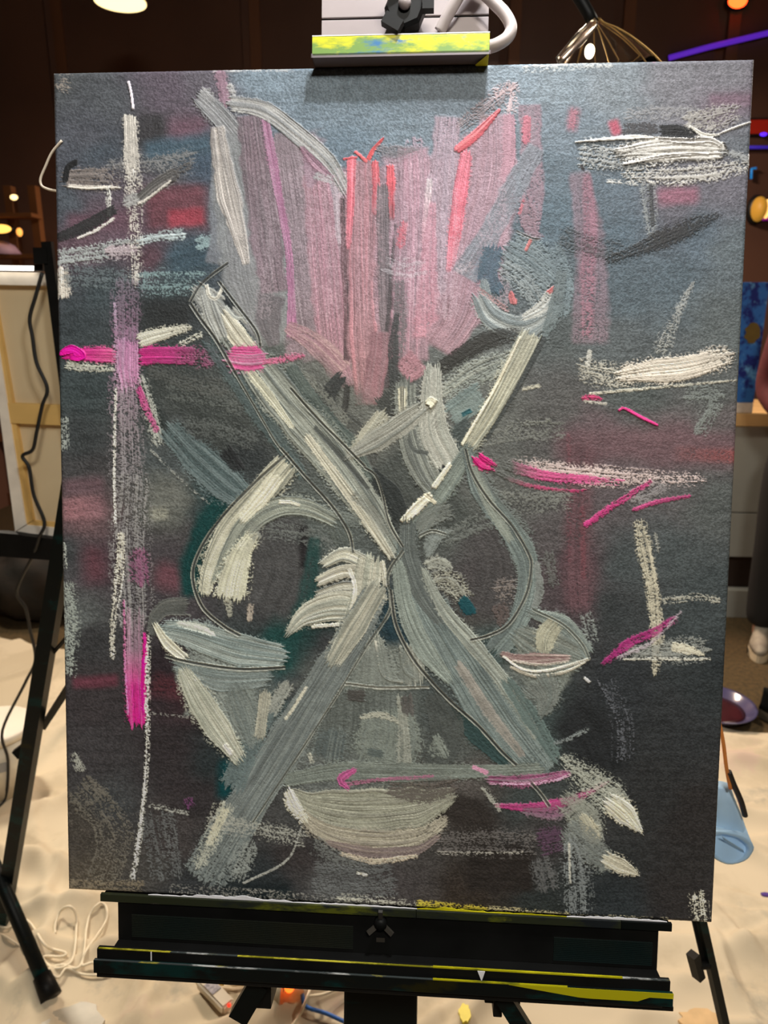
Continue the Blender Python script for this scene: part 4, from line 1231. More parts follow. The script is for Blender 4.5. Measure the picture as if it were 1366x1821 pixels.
K([(1073, 1180), (1121, 1143), (1161, 1125), (1203, 1100)], [6, 16, 16, 10], (152, 46, 110), d=[.3, .25, .2, .35], h=.3, label='purple diagonal stroke')
K([(1100, 1170), (1160, 1142), (1210, 1088)], 7, (150, 140, 148), d=.55)

# ---- dark and grey paint between the limbs
wash([(520, 680), (620, 760), (690, 830)], 120, (98, 100, 96), soft=.4, d=.1)
wash([(870, 690), (850, 790), (900, 880)], 130, (92, 94, 92), soft=.5)
wash([(700, 800), (760, 900), (800, 960)], 120, (70, 74, 72), soft=.4)
wash([(640, 1180), (640, 1290), (620, 1360)], 200, (90, 95, 92), soft=.4)
wash([(900, 1180), (940, 1270)], 90, (84, 90, 88), soft=.5)
wash([(420, 1200), (440, 1290)], 110, (92, 98, 96), soft=.4)
K([(560, 690), (590, 740), (640, 790), (660, 830)], [40, 60, 60, 30], (72, 74, 72), (92, 94, 90), br=.5, h=.15)
K([(608, 668), (585, 700), (575, 745)], [22, 30, 24], (56, 58, 58), h=.2)
K([(618, 685), (612, 730), (588, 760)], 12, (62, 62, 60), h=.2)
K([(680, 700), (700, 730), (690, 770)], 40, (66, 68, 66), h=.15)
K([(655, 840), (690, 880), (715, 930)], [30, 50, 40], (46, 50, 50), h=.15)
K([(740, 856), (775, 830), (800, 822)], [30, 36, 20], (42, 44, 46), d=.1, h=.15)
K([(700, 690), (700, 610), (706, 560)], [16, 20, 10], (60, 62, 62), d=.2)
K([(760, 672), (820, 632), (870, 604), (925, 592)], [20, 30, 34, 20], (46, 45, 42), d=[.2, .1, .15, .3], h=.2)
K([(790, 706), (850, 664), (925, 632)], [40, 50, 34], (134, 140, 134), (168, 168, 156), br=.5, d=.3, h=.3)
K([(800, 740), (830, 720), (856, 700)], 46, (118, 130, 128), (90, 104, 106), br=.5, h=.2)
K([(800, 790), (840, 756)], 40, (72, 80, 80), h=.15)
K([(822, 738), (838, 730)], 8, (40, 84, 92), h=.3)
K([(905, 700), (880, 745), (845, 800)], 14, (70, 74, 74), d=.1)

for (q, w_, c_, d_) in (([(500, 660), (560, 700), (610, 760)], 50, (112, 114, 108), .42), ([(540, 760), (600, 720)], 30, (98, 100, 96), .45), ([(860, 780), (920, 770), (1000, 765)], 40, (104, 106, 102), .6),
                        ([(860, 880), (930, 890), (1010, 885)], 50, (106, 108, 104), .62), ([(790, 960), (860, 930), (920, 925)], 40, (100, 104, 101), .55), ([(480, 940), (540, 950), (600, 965)], 40, (98, 102, 100), .55),
                        ([(300, 690), (370, 700), (430, 720)], 50, (84, 88, 86), .5), ([(270, 655), (340, 680), (400, 690)], 40, (74, 76, 74), .5), ([(330, 760), (400, 770), (450, 790)], 40, (82, 86, 85), .55)):
    K(q, w_, c_, d=d_, h=.1, part=False, edge=.6)

# ---- crossed limbs
K([(515, 655), (560, 720), (620, 790), (660, 850)], [30, 30, 34, 20], (70, 80, 78), (110, 118, 112), br=.5, h=.25)
K([(348, 512), (380, 545), (412, 590)], [30, 60, 70], (134, 136, 132), (160, 158, 148), br=.6, h=.3, part=False)
K([(404, 530), (412, 545)], 18, (46, 50, 52))
K([(422, 580), (440, 604)], 22, (66, 72, 74))
K([(372, 606), (430, 690), (500, 790), (540, 850)], [26, 34, 34, 20], (84, 96, 96), (60, 70, 72), br=.6, d=.15, h=.2)
K([(404, 580), (440, 630), (505, 715), (582, 805), (650, 898), (706, 984)], [44, 64, 74, 70, 58, 34], (146, 150, 142), (86, 92, 90), br=.85, h=.5, label='long grey diagonal limb stroke')
K([(398, 560), (425, 600), (446, 625)], [26, 36, 30], (208, 202, 182), (150, 146, 132), br=.6, h=.55)
K([(366, 520), (378, 560), (396, 602)], [26, 34, 26], (168, 168, 160), (112, 114, 112), br=.8, h=.45)
K([(368, 508), (372, 526), (384, 532), (392, 520), (396, 508)], 6, (196, 192, 178), h=.5)
K([(402, 545), (410, 556), (420, 566), (432, 566)], 6, (170, 172, 164), h=.5)
K([(432, 645), (480, 705), (520, 760)], [14, 18, 10], (196, 194, 174), (140, 142, 132), br=.5, h=.4)
K([(545, 775), (600, 850), (650, 920), (696, 990)], [14, 18, 22, 14], (188, 184, 168), (130, 132, 124), br=.6, h=.5)
K([(560, 760), (610, 815), (655, 870)], [8, 10, 8], (84, 88, 86), h=.2)
K([(628, 880), (664, 912), (690, 950)], 18, (116, 118, 112), d=.3)
K([(405, 634), (440, 638), (470, 636)], [40, 46, 44], (206, 88, 142), (166, 134, 152), br=.75, h=.55, label='magenta block over the limb')
K([(470, 645), (500, 638), (540, 632)], [12, 14, 8], (188, 96, 130), d=.45, h=.4)
K([(722, 676), (722, 720), (736, 790), (762, 850), (792, 884)], [40, 42, 56, 52, 36], (128, 132, 126), (84, 88, 86), br=.8, h=.4)
K([(716, 690), (716, 740)], [16, 12], (200, 196, 176), (60, 62, 60), br=.8, h=.4)
K([(770, 650), (768, 710), (772, 770), (800, 826)], [34, 42, 56, 50], (166, 166, 158), (128, 132, 126), br=.65, h=.4)
K([(684, 734), (655, 775), (626, 812)], [30, 34, 16], (168, 166, 152), (120, 122, 114), br=.6, h=.45)
K([(752, 726), (700, 764), (645, 798), (618, 812)], [28, 42, 40, 14], (150, 150, 142), (100, 104, 100), br=.75, h=.5)
K([(758, 716), (764, 714), (772, 720)], [8, 18, 20], (220, 214, 192), h=2.0, edge=0, ragged=0, name='paint_dab', label='round cream dab')
K([(728, 780), (736, 800), (760, 806)], 8, (90, 94, 92), h=.2)
K([(946, 592), (912, 660), (872, 735), (832, 798)], [44, 44, 36, 24], (176, 174, 156), (112, 116, 110), br=.75, h=.6, label='pale limb stroke on the right')
K([(925, 600), (878, 694), (822, 790)], [4, 5, 6], (222, 214, 190), h=1.0, edge=.1)
K([(968, 600), (920, 690), (866, 780)], [10, 10, 6], (66, 70, 70), d=.1)
K([(838, 795), (812, 835), (775, 890), (738, 945)], [26, 32, 38, 40], (122, 130, 124), (84, 92, 90), br=.7, h=.4)
K([(800, 826), (772, 866)], [9, 11], (222, 214, 190), h=1.1, edge=.1)
K([(766, 880), (740, 904), (716, 928)], [12, 20, 14], (226, 216, 192), h=1.4, edge=.05, name='paint_dab', label='thick cream dab')
K([(756, 880), (774, 894)], 7, (200, 194, 174), h=.6)
K([(800, 905), (765, 920), (740, 945)], [30, 34, 20], (110, 114, 110), (80, 84, 82), d=.2)
K([(760, 985), (775, 955), (800, 945)], [20, 26, 10], (112, 118, 116), d=.1)
K([(758, 1005), (780, 1000), (798, 1010)], [16, 26, 20], (146, 148, 140), d=.2)
K([(768, 1036), (800, 1034), (830, 1068)], [20, 40, 26], (156, 156, 144), (96, 98, 94), br=.6, d=.35, h=.4)
K([(822, 1066), (838, 1090)], 22, (28, 70, 78))
K([(880, 1055), (920, 1050)], 40, (120, 112, 108), d=.5)
K([(888, 1075), (898, 1110)], 26, (92, 82, 80), d=.3)
K([(540, 905), (590, 918), (640, 930)], [30, 34, 16], (108, 114, 110), (80, 86, 84), d=.2)
K([(600, 930), (615, 970)], 40, (92, 98, 94), (60, 68, 70), d=.15)
K([(512, 822), (458, 885), (406, 945), (374, 1010), (364, 1060)], [44, 54, 48, 38, 22], (190, 188, 170), (92, 96, 92), br=.8, h=.6, label='pale curved stroke')
K([(596, 926), (545, 903), (495, 902), (446, 930), (412, 985), (392, 1040)], [22, 34, 40, 44, 40, 34], (146, 150, 140), (98, 104, 100), br=.8, h=.45)
K([(492, 850), (470, 880), (430, 925)], [26, 28, 16], (206, 202, 182), (160, 158, 142), br=.5, h=.6)
K([(498, 893), (520, 894), (532, 898)], 6, (212, 206, 186), h=.6)
K([(452, 950), (430, 985), (416, 1030), (410, 1064)], [26, 42, 48, 50], (204, 202, 180), (150, 150, 138), br=.6, h=.6, d=[.25, .1, 0, 0])
K([(462, 930), (448, 960)], 30, (120, 122, 116), d=.5)
K([(404, 1064), (410, 1098)], [16, 8], (150, 150, 138), (90, 92, 90), d=.25)
K([(446, 1076), (444, 1102)], [12, 10], (150, 140, 130), d=[.5, .1])
K([(560, 955), (548, 1050), (520, 1130)], [20, 30, 30], (28, 62, 60), d=.1, soft=.4, op=.7)
K([(574, 1004), (612, 986), (655, 1004)], [16, 30, 26], (196, 194, 178), (110, 114, 112), br=.7, h=.6)
K([(566, 1034), (612, 1016), (664, 1020)], [20, 24, 24], (200, 194, 176), (110, 112, 108), br=.6, h=.6)
K([(562, 1060), (610, 1048), (664, 1050)], [18, 28, 24], (176, 174, 162), (96, 98, 96), br=.85, h=.55)
K([(512, 1126), (545, 1094), (600, 1078), (660, 1086)], [12, 44, 56, 46], (184, 182, 168), (128, 132, 124), br=.8, h=.55)
K([(556, 1114), (586, 1112), (614, 1110)], 7, (214, 208, 190), d=.25, h=.8)
K([(658, 992), (648, 1060), (622, 1132)], [44, 52, 46], (178, 176, 162), (128, 132, 122), br=.75, h=.5)
K([(622, 1012), (632, 1050), (618, 1110)], 8, (206, 202, 182), h=.5)
K([(680, 1000), (686, 1040)], 10, (170, 168, 154), h=.5)
K([(686, 1075), (700, 1110), (714, 1150)], [14, 34, 30], (34, 52, 60), h=.1)
K([(628, 1160), (620, 1225)], [40, 60], (104, 110, 106), h=.2)
K([(666, 1130), (670, 1215)], [30, 70], (124, 128, 122), (146, 148, 140), br=.5, h=.3)
K([(730, 1150), (735, 1215)], [40, 50], (128, 130, 122), (150, 150, 142), br=.5, h=.3)
K([(668, 1140), (676, 1190), (690, 1208), (716, 1212)], 5, (186, 184, 172), h=.6)
K([(712, 1150), (718, 1190), (736, 1206)], 5, (160, 160, 150), h=.5)
K([(672, 1045), (630, 1125), (562, 1235), (492, 1350), (425, 1455), (358, 1566)], [50, 62, 68, 76, 80, 84], (114, 120, 118), (80, 86, 86), br=.75, h=.4, d=[0, 0, 0, 0, .05, .3], label='grey limb stroke running to the lower left')
K([(674, 1042), (640, 1100), (592, 1180)], [40, 44, 30], (170, 168, 154), (106, 110, 104), br=.75, h=.5)
K([(490, 1250), (445, 1325), (412, 1400)], [20, 40, 50], (98, 110, 110), (74, 84, 86), d=.12, h=.25)
K([(512, 1215), (480, 1265)], [20, 26], (128, 130, 124), d=.2)
K([(545, 1222), (520, 1262), (508, 1278)], 6, (186, 182, 166), h=.5, d=.15)
K([(400, 1430), (378, 1490), (352, 1540)], [30, 30, 20], (150, 150, 138), d=.48, h=.25)
K([(372, 1462), (430, 1470), (540, 1490)], [30, 24, 30], (140, 140, 132), d=.55)
K([(402, 1440), (372, 1500)], 16, (172, 168, 148), d=.3)
K([(440, 1500), (420, 1560)], 40, (120, 124, 120), d=.5)
K([(536, 1470), (510, 1530), (434, 1570)], 4, (140, 140, 134), d=.3)
K([(728, 940), (722, 985), (745, 1050), (792, 1130), (846, 1215), (905, 1300), (968, 1378)], [30, 40, 70, 88, 98, 98, 80], (116, 126, 124), (82, 92, 92), br=.75, h=.4, d=[0, 0, 0, 0, 0, 0, .25], label='grey limb stroke running to the lower right')
K([(725, 925), (728, 985), (752, 1050), (790, 1110)], [30, 38, 42, 30], (98, 104, 102), (70, 76, 76), br=.7, h=.35)
K([(708, 1000), (722, 1080), (752, 1150), (800, 1210)], [24, 34, 40, 20], (130, 138, 132), (100, 108, 104), br=.6, h=.4)
K([(752, 1010), (790, 1085), (845, 1150), (905, 1225), (955, 1310)], [10, 24, 30, 26, 16], (142, 146, 138), (108, 114, 110), br=.6, h=.4)
K([(815, 1180), (870, 1265), (930, 1345)], [16, 20, 14], (134, 130, 124), d=.1)
K([(900, 1210), (955, 1290), (990, 1350)], [24, 34, 20], (88, 102, 100), d=.15)
K([(800, 1255), (850, 1310), (905, 1358)], [20, 34, 24], (50, 68, 68), h=.2)
K([(770, 1232), (795, 1300), (770, 1365)], [40, 66, 60], (76, 80, 78), (58, 62, 62), d=.1)
K([(770, 1315), (785, 1345)], 30, (112, 118, 112), d=.3)
K([(830, 800), (856, 872), (906, 940), (936, 995), (938, 1055), (918, 1112), (880, 1160)], [18, 36, 42, 44, 40, 40, 40], (112, 122, 120), (80, 88, 88), br=.75, h=.35)
K([(842, 826), (872, 900), (908, 960)], [16, 22, 14], (134, 140, 132), (104, 110, 106), d=.05)
K([(858, 842), (900, 900), (945, 950)], 14, (100, 106, 104), d=.4)
K([(955, 1000), (960, 1050), (945, 1095)], [10, 16, 10], (124, 128, 126), (92, 96, 94), d=.15)
K([(975, 985), (985, 1040)], 24, (92, 94, 92), d=.55)

# ---- pale shells left and right
wash([(330, 1170), (390, 1230), (425, 1310)], [60, 130, 60], (124, 130, 126), soft=.15, d=.1)
wash([(680, 1150), (690, 1220)], [70, 130], (116, 121, 116), soft=.2, d=.1)
wash([(950, 1130), (970, 1190), (970, 1240)], [70, 110, 40], (112, 117, 112), soft=.2, d=.1)
K([(335, 1078), (292, 1082), (270, 1112), (275, 1130)], [36, 34, 24, 12], (86, 88, 86), (108, 108, 104), br=.5, h=.25)
K([(290, 1118), (340, 1128), (420, 1154), (506, 1168)], [34, 56, 60, 44], (142, 150, 146), (100, 112, 112), br=.8, h=.5, label='pale shell stroke on the left')
K([(276, 1110), (296, 1142), (330, 1172)], [10, 22, 14], (196, 192, 172), (150, 148, 134), br=.4, h=.7)
K([(318, 1108), (360, 1118), (380, 1128)], [10, 16, 10], (180, 184, 176), d=.15)
K([(310, 1180), (390, 1206), (478, 1204)], [20, 50, 36], (120, 128, 126), (92, 102, 102), br=.6, h=.35)
K([(325, 1190), (358, 1250), (398, 1310), (428, 1352)], [26, 46, 52, 24], (170, 170, 156), (124, 128, 118), br=.65, h=.5)
K([(420, 1225), (440, 1280), (450, 1325)], [50, 60, 24], (112, 118, 114), (80, 88, 88), br=.6, d=.1)
K([(472, 1230), (462, 1310)], [20, 22], (160, 158, 144), (110, 112, 106), br=.6, h=.4)
K([(400, 1325), (412, 1340)], 10, (206, 202, 188), d=.2, h=.9)
K([(940, 1088), (1000, 1112), (1046, 1164)], [16, 40, 30], (122, 130, 126), (84, 92, 92), br=.6, h=.35)
K([(918, 1125), (960, 1150), (1030, 1176)], [40, 76, 50], (120, 124, 118), (86, 94, 92), br=.6, h=.35, d=.05)
K([(990, 1106), (972, 1130), (968, 1160)], [30, 40, 30], (164, 162, 144), (120, 122, 112), br=.6, h=.4)
K([(892, 1162), (930, 1172), (1010, 1170)], [10, 24, 12], (122, 96, 96), (176, 164, 156), br=.5, h=.4)
K([(896, 1168), (930, 1190), (975, 1192), (1048, 1172)], [5, 5, 6, 5], (196, 190, 176), h=.8)
K([(908, 1186), (950, 1202), (1000, 1196), (1040, 1178)], [5, 6, 6, 4], (190, 184, 170), h=.8)
K([(912, 1175), (960, 1182), (1010, 1176)], 4, (186, 178, 168), h=.7)
K([(955, 1210), (972, 1240), (962, 1275)], [80, 50, 14], (110, 114, 110), (84, 92, 90), d=.12, h=.3)
K([(1044, 1092), (1056, 1140)], 24, (120, 126, 124), d=.6)
K([(1040, 1206), (1048, 1212)], 5, (210, 208, 200), h=.8)

# ---- bowl and the bottom of the picture
K([(690, 1262), (692, 1310), (680, 1362)], [80, 116, 120], (112, 118, 112), (88, 94, 92), br=.5, h=.2, d=.1)
K([(640, 1276), (680, 1271), (716, 1288)], [6, 12, 8], (156, 156, 144), d=.2, h=.35)
K([(710, 1240), (718, 1300), (720, 1362)], [10, 20, 26], (128, 130, 122), d=.25)
K([(592, 1296), (582, 1350)], 56, (82, 90, 90), (112, 118, 114), d=.2)
K([(550, 1340), (556, 1356)], 7, (170, 170, 158), d=.2)
K([(618, 1236), (648, 1238)], 22, (70, 68, 66), d=.15)
K([(722, 1236), (726, 1272)], 24, (84, 82, 80), d=.1)
K([(655, 1336), (680, 1342)], 14, (84, 92, 90), d=.1)
K([(506, 1388), (600, 1372), (700, 1374), (850, 1372), (965, 1366)], [24, 34, 36, 26, 20], (112, 118, 112), (90, 96, 92), br=.6, h=.3, label='grey rim of the bowl')
K([(516, 1410), (560, 1432), (640, 1444), (740, 1436), (806, 1412)], [20, 74, 90, 80, 30], (140, 140, 126), (112, 110, 102), br=.6, h=.35, label='pale bowl stroke')
K([(690, 1404), (760, 1410), (812, 1396)], [24, 44, 24], (86, 80, 76), d=.25)
K([(522, 1436), (576, 1478), (650, 1496), (740, 1490), (794, 1456)], [14, 36, 46, 40, 16], (158, 152, 136), (120, 114, 106), br=.7, h=.4, d=[0, 0, 0, .1, .3])
K([(512, 1404), (526, 1436), (546, 1462)], [16, 26, 18], (200, 194, 172), h=.6, d=[0, .05, .3])
K([(580, 1498), (660, 1516), (740, 1512), (782, 1486)], [10, 22, 22, 10], (118, 106, 104), (146, 134, 122), br=.6)
K([(606, 1518), (668, 1532), (742, 1522)], [8, 12, 8], (176, 164, 146), d=.2, h=.3)
K([(560, 1500), (600, 1530), (650, 1545)], 30, (96, 98, 96), d=.5)
K([(632, 1368), (606, 1386), (620, 1402)], [8, 16, 8], (166, 78, 126), d=.12, h=.3, label='small magenta arrow mark')
K([(618, 1394), (680, 1386), (770, 1380)], [7, 7, 5], (146, 92, 116), d=.3)
K([(842, 1364), (866, 1374)], 8, (196, 138, 164), d=.1)
K([(868, 1386), (940, 1388), (1014, 1374)], [14, 24, 10], (144, 78, 114), (112, 112, 114), br=.6, h=.35, d=.1, label='purple line')
K([(872, 1394), (970, 1391), (1014, 1378)], [4, 6, 5], (206, 160, 186), d=.3, h=.5)
K([(880, 1432), (940, 1436), (1000, 1428), (1050, 1408), (1078, 1392)], [7, 14, 20, 14, 6], (168, 58, 116), (130, 84, 108), br=.5, d=[.1, .1, .1, .25, .4], h=.4, label='purple line')
K([(930, 1442), (980, 1446), (1024, 1436)], [10, 26, 10], (126, 92, 112), (110, 112, 112), d=.2)
K([(960, 1500), (1000, 1490)], 46, (78, 56, 74), d=.35)
K([(1000, 1350), (1046, 1388), (1096, 1428), (1134, 1468)], [20, 54, 54, 18], (146, 148, 138), d=[.6, .42, .3, .2], h=.3)
K([(1082, 1424), (1108, 1444), (1140, 1478)], [34, 40, 10], (206, 196, 172), (170, 162, 142), br=.4, h=.6, label='cream tip stroke')
K([(1000, 1420), (1032, 1446), (1064, 1498)], [40, 60, 30], (124, 126, 118), d=[.3, .15, .2], h=.25)
K([(1038, 1452), (1050, 1478), (1062, 1500)], [24, 32, 12], (186, 180, 158), (120, 122, 114), br=.5, d=.1, h=.45)
K([(1010, 1470), (1050, 1512), (1090, 1540)], [50, 60, 40], (112, 116, 112), (76, 80, 80), br=.5, d=.2)
K([(1076, 1526), (1104, 1540), (1134, 1554)], [26, 32, 8], (172, 166, 148), d=.08, h=.4, label='pale tip stroke')
K([(1016, 1490), (1024, 1560), (1026, 1622)], [24, 50, 46], (108, 112, 112), d=[.4, .5, .6])
K([(1012, 1500), (1014, 1570)], 4, (170, 168, 158), d=.2)
K([(1100, 1420), (1128, 1476)], 5, (180, 174, 158), d=.4)
K([(860, 1400), (890, 1440)], 10, (140, 140, 132), d=.5)
K([(985, 1322), (1015, 1312), (1046, 1297)], [5, 9, 6], (116, 122, 122), d=.45)
K([(1080, 1210), (1110, 1280), (1112, 1350)], 40, (84, 86, 92), d=.72)
K([(780, 1500), (860, 1496), (950, 1502)], 44, (92, 88, 86), d=.62)
K([(770, 1516), (860, 1518), (930, 1516)], 6, (150, 146, 138), d=.55)
K([(960, 1530), (975, 1580)], 34, (84, 84, 84), d=.4)
K([(560, 1562), (640, 1570), (700, 1560)], 60, (88, 90, 90), d=.45)
K([(636, 1552), (652, 1556)], 5, (190, 186, 170), d=.2)
K([(300, 1580), (430, 1588), (600, 1602)], 14, (120, 118, 112), d=.62)
K([(600, 1600), (680, 1606), (742, 1612)], 18, (160, 158, 146), d=.6)
K([(742, 1612), (800, 1618), (868, 1622)], [18, 20, 18], (188, 170, 60), d=.4, h=.3, label='yellow smear along the lower edge')
K([(868, 1622), (940, 1628), (1010, 1632)], 18, (184, 172, 132), d=.58)
K([(1010, 1634), (1100, 1638), (1190, 1642)], 16, (200, 190, 160), d=.55)

K([(848, 812), (858, 822), (878, 832)], [22, 26, 14], (206, 36, 122), (160, 30, 96), br=.4, h=.8, d=[0, 0, .4], name='paint_dab', label='magenta dab')

# ---- lines scored into the wet paint
groove([(405, 469), (378, 488), (356, 508), (339, 536)], 7)
groove([(390, 502), (425, 548), (456, 590), (463, 618)], 7)
groove([(339, 541), (360, 572), (385, 606), (420, 667)], 8)
groove([(420, 667), (452, 722), (486, 780), (505, 806)], 5, (74, 78, 76))
groove([(517, 691), (564, 744), (617, 797), (649, 830)], 7)
groove([(649, 832), (668, 846), (680, 879), (692, 930), (716, 972)], 6)
groove([(512, 806), (450, 862), (390, 926), (352, 986), (343, 1030), (360, 1080), (398, 1114), (426, 1130)], 8)
groove([(500, 798), (545, 850), (590, 900), (620, 946), (628, 982)], 7)
groove([(828, 800), (840, 842), (870, 890), (910, 935), (940, 985), (945, 1012), (935, 1060), (905, 1110), (870, 1130), (838, 1138)], 7)
groove([(716, 980), (690, 1022), (694, 1060), (692, 1090), (655, 1145)], 7, (74, 78, 76))
groove([(655, 1145), (600, 1236), (540, 1328), (450, 1462)], 5, (78, 82, 80))
groove([(695, 1050), (704, 1110), (730, 1164), (762, 1206), (800, 1246), (850, 1290), (892, 1336), (918, 1360)], 8)
groove([(946, 1394), (962, 1412), (976, 1432)], 8)
groove([(295, 1167), (350, 1180), (430, 1190), (506, 1187)], 8)
groove([(615, 1216), (680, 1223), (762, 1222)], 7, (120, 120, 114))
groove([(746, 953), (768, 944), (792, 950)], 6, (86, 90, 88))
groove([(948, 1084), (1000, 1110), (1034, 1144), (1048, 1172)], 6, (88, 94, 92))
groove([(920, 412), (945, 424), (958, 426)], 5, (110, 112, 116))
# ------------------------------------------------------------------ paint film -> meshes, one per stroke
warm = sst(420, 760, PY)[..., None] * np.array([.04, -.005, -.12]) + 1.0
grain = 1 + (.30 * (TOOTH - .5) + .16 * (vn(PX / 1.9, PY / 1.7, 33) - .5)) * (1 - .7 * FILL)     # paint on tooth and pores, plus the relief's shading put into the colour
GAIN = (1.16 - .08 * sst(300, 1300, PY))[..., None]                     # offsets relief shading; top lifted further, lamp brightness put into the colour
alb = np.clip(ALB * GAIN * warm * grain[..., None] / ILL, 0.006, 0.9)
edge_d = np.minimum.reduce([CXg + CW / 2, CW / 2 - CXg, CYg + CH / 2, CH / 2 - CYg])
e = np.clip(edge_d, 0, RND)
zr = -(RND - np.sqrt(np.maximum(0, RND ** 2 - (RND - e) ** 2)))
fine = vn(PX / 2.2, PY / 1.9, 31)
Z = zr + (0.00026 * (TOOTH - .5) * (1 - FILL) + 0.00011 * (fine - .5) * (1 - .5 * FILL)) + HGT * 0.001
VERT = np.stack([CXg, CYg, Z], -1).reshape(-1, 3).astype(np.float32)
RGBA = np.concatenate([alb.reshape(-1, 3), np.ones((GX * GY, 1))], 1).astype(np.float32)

M_film, _t, _p = nt('oil_paint_on_canvas')
_at = _t.nodes.new('ShaderNodeAttribute')
_at.attribute_name = 'paint'
_t.links.new(_at.outputs['Color'], _p.inputs['Base Color'])
_p.inputs['Roughness'].default_value = 0.5
_p.inputs['Specular IOR Level'].default_value = 0.28
_tc = _t.nodes.new('ShaderNodeTexCoord')
_mp = _t.nodes.new('ShaderNodeMapping')
_mp.inputs['Scale'].default_value = (900, 1300, 900)
_t.links.new(_tc.outputs['Object'], _mp.inputs[0])
_nz = _t.nodes.new('ShaderNodeTexNoise')
_nz.inputs['Scale'].default_value = 1.0
_nz.inputs['Detail'].default_value = 2.0
_t.links.new(_mp.outputs[0], _nz.inputs['Vector'])
_bp = _t.nodes.new('ShaderNodeBump')
_bp.inputs['Strength'].default_value = 0.7
_bp.inputs['Distance'].default_value = 0.0004
_t.links.new(_nz.outputs['Fac'], _bp.inputs['Height'])
_t.links.new(_bp.outputs[0], _p.inputs['Normal'])

pt = empty('painting', tuple(E_O), ROT)
tag(pt, 'large abstract painting of a pink tulip over crossed pale grey limbs on the easel', 'painting')


def film(name, verts, quads, cols, parent):
    me = bpy.data.meshes.new(name)
    me.vertices.add(len(verts))
    me.vertices.foreach_set('co', verts.ravel())
    me.loops.add(quads.size)
    me.loops.foreach_set('vertex_index', quads.ravel().astype(np.int32))
    me.polygons.add(len(quads))
    me.polygons.foreach_set('loop_start', np.arange(0, quads.size, 4, dtype=np.int32))
    me.update(calc_edges=True)
    at = me.color_attributes.new('paint', 'FLOAT_COLOR', 'POINT')
    at.data.foreach_set('color', cols.ravel())
    me.shade_smooth()
    me.materials.append(M_film)
    return link(bpy.data.objects.new(name, me), parent)


jj, ii = np.meshgrid(np.arange(GY - 1), np.arange(GX - 1), indexing='ij')
q00 = (jj * GX + ii).ravel()
QUAD = np.stack([q00, q00 + GX, q00 + GX + 1, q00 + 1], 1)
cid = SID[:-1, :-1].ravel()
cnt = np.bincount(cid, minlength=len(STROKES))
small = np.where(cnt < 150)[0]
cid = np.where(np.isin(cid, small), 0, cid)
order = np.argsort(cid, kind='stable')
bounds = np.searchsorted(cid[order], np.arange(len(STROKES) + 1))
for k, (nm, lb) in enumerate(STROKES):
    sel = order[bounds[k]:bounds[k + 1]]
    if len(sel) == 0:
        continue
    qd = QUAD[sel]
    uq, inv = np.unique(qd, return_inverse=True)
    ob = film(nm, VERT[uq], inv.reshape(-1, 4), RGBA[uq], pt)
    if lb:
        ob['label'] = lb
# folded sides of the canvas, carrying the paint over the edge
ring = np.concatenate([np.arange(GX), (np.arange(1, GY) * GX + GX - 1), (GY - 1) * GX + np.arange(GX - 2, -1, -1), np.arange(GY - 2, 0, -1) * GX])
nr = len(ring)
f_v = VERT[ring]
b_v = f_v.copy()
b_v[:, 2] = -CT
qq = np.stack([np.arange(nr), np.roll(np.arange(nr), -1), nr + np.roll(np.arange(nr), -1), nr + np.arange(nr)], 1)
film('canvas_side', np.concatenate([f_v, b_v]), qq, np.concatenate([RGBA[ring]] * 2), pt)
M_bar = mat('stretcher_pine', srgb(196, 164, 116), .6, scale=10, stretch=(.3, 1, 1))
bxo('canvas_back', mat('raw_linen', srgb(190, 170, 136), .9, scale=300), pt, -CW / 2 + .002, CW / 2 - .002, -CH / 2 + .002, CH / 2 - .002, -.010, -.007, 0)
for (x0, x1, y0, y1) in ((-CW / 2 + .001, -CW / 2 + .045, -CH / 2 + .001, CH / 2 - .001), (CW / 2 - .045, CW / 2 - .001, -CH / 2 + .001, CH / 2 - .001),
                         (-CW / 2 + .046, CW / 2 - .046, CH / 2 - .045, CH / 2 - .001), (-CW / 2 + .046, CW / 2 - .046, -CH / 2 + .001, -CH / 2 + .045)):
    bxo('stretcher_bar', M_bar, pt, x0, x1, y0, y1, -CT + .0005, -.0105, .001)
# ------------------------------------------------------------------ neighbouring canvas seen from its back, on its own easel (left)
NY = 1.0
M_raw = mat('raw_canvas_back', srgb(206, 184, 146), .9, c2=srgb(214, 194, 156), scale=5, bump=.2, bscale=900)
M_wrap = mat('primed_canvas_wrap', srgb(222, 212, 196), .8, scale=20)
M_pine = mat('stretcher_wood', srgb(206, 168, 100), .6, scale=14, stretch=(.3, 1, 1))


def slab(name, px, y0, y1, m, parent):
    b2 = bmesh.new()
    o_ = parent.location if parent else Vector((0, 0, 0))
    prism(b2, [at_depth(u, v, y0) - o_ for u, v in px], (0, y1 - y0, 0))
    return build(name, b2, m, parent)


nc = empty('stretched_canvas', at_depth(60, 950, NY))
slab('canvas_back', [(-32, 490), (150, 492), (216, 955), (30, 940)], NY + .012, NY + .016, M_raw, nc)
slab('stretcher_bar', [(-35, 483), (160, 486), (164, 509), (-32, 506)], NY - .006, NY + .012, M_wrap, nc)
slab('stretcher_bar', [(-31, 508), (-20, 508), (46, 933), (27, 945)], NY - .006, NY + .012, M_wrap, nc)
slab('stretcher_bar', [(47, 934), (220, 950), (224, 968), (28, 946)], NY - .006, NY + .012, M_wrap, nc)
slab('stretcher_inner', [(-19, 508), (-14, 508), (58, 926), (47, 932)], NY - .001, NY + .012, M_pine, nc)
slab('stretcher_inner', [(48, 933), (58, 927), (216, 943), (220, 949)], NY - .001, NY + .012, M_pine, nc)
slab('cross_bar', [(-2, 716), (190, 724), (195, 760), (4, 752)], NY - .004, NY + .0115, M_pine, nc)
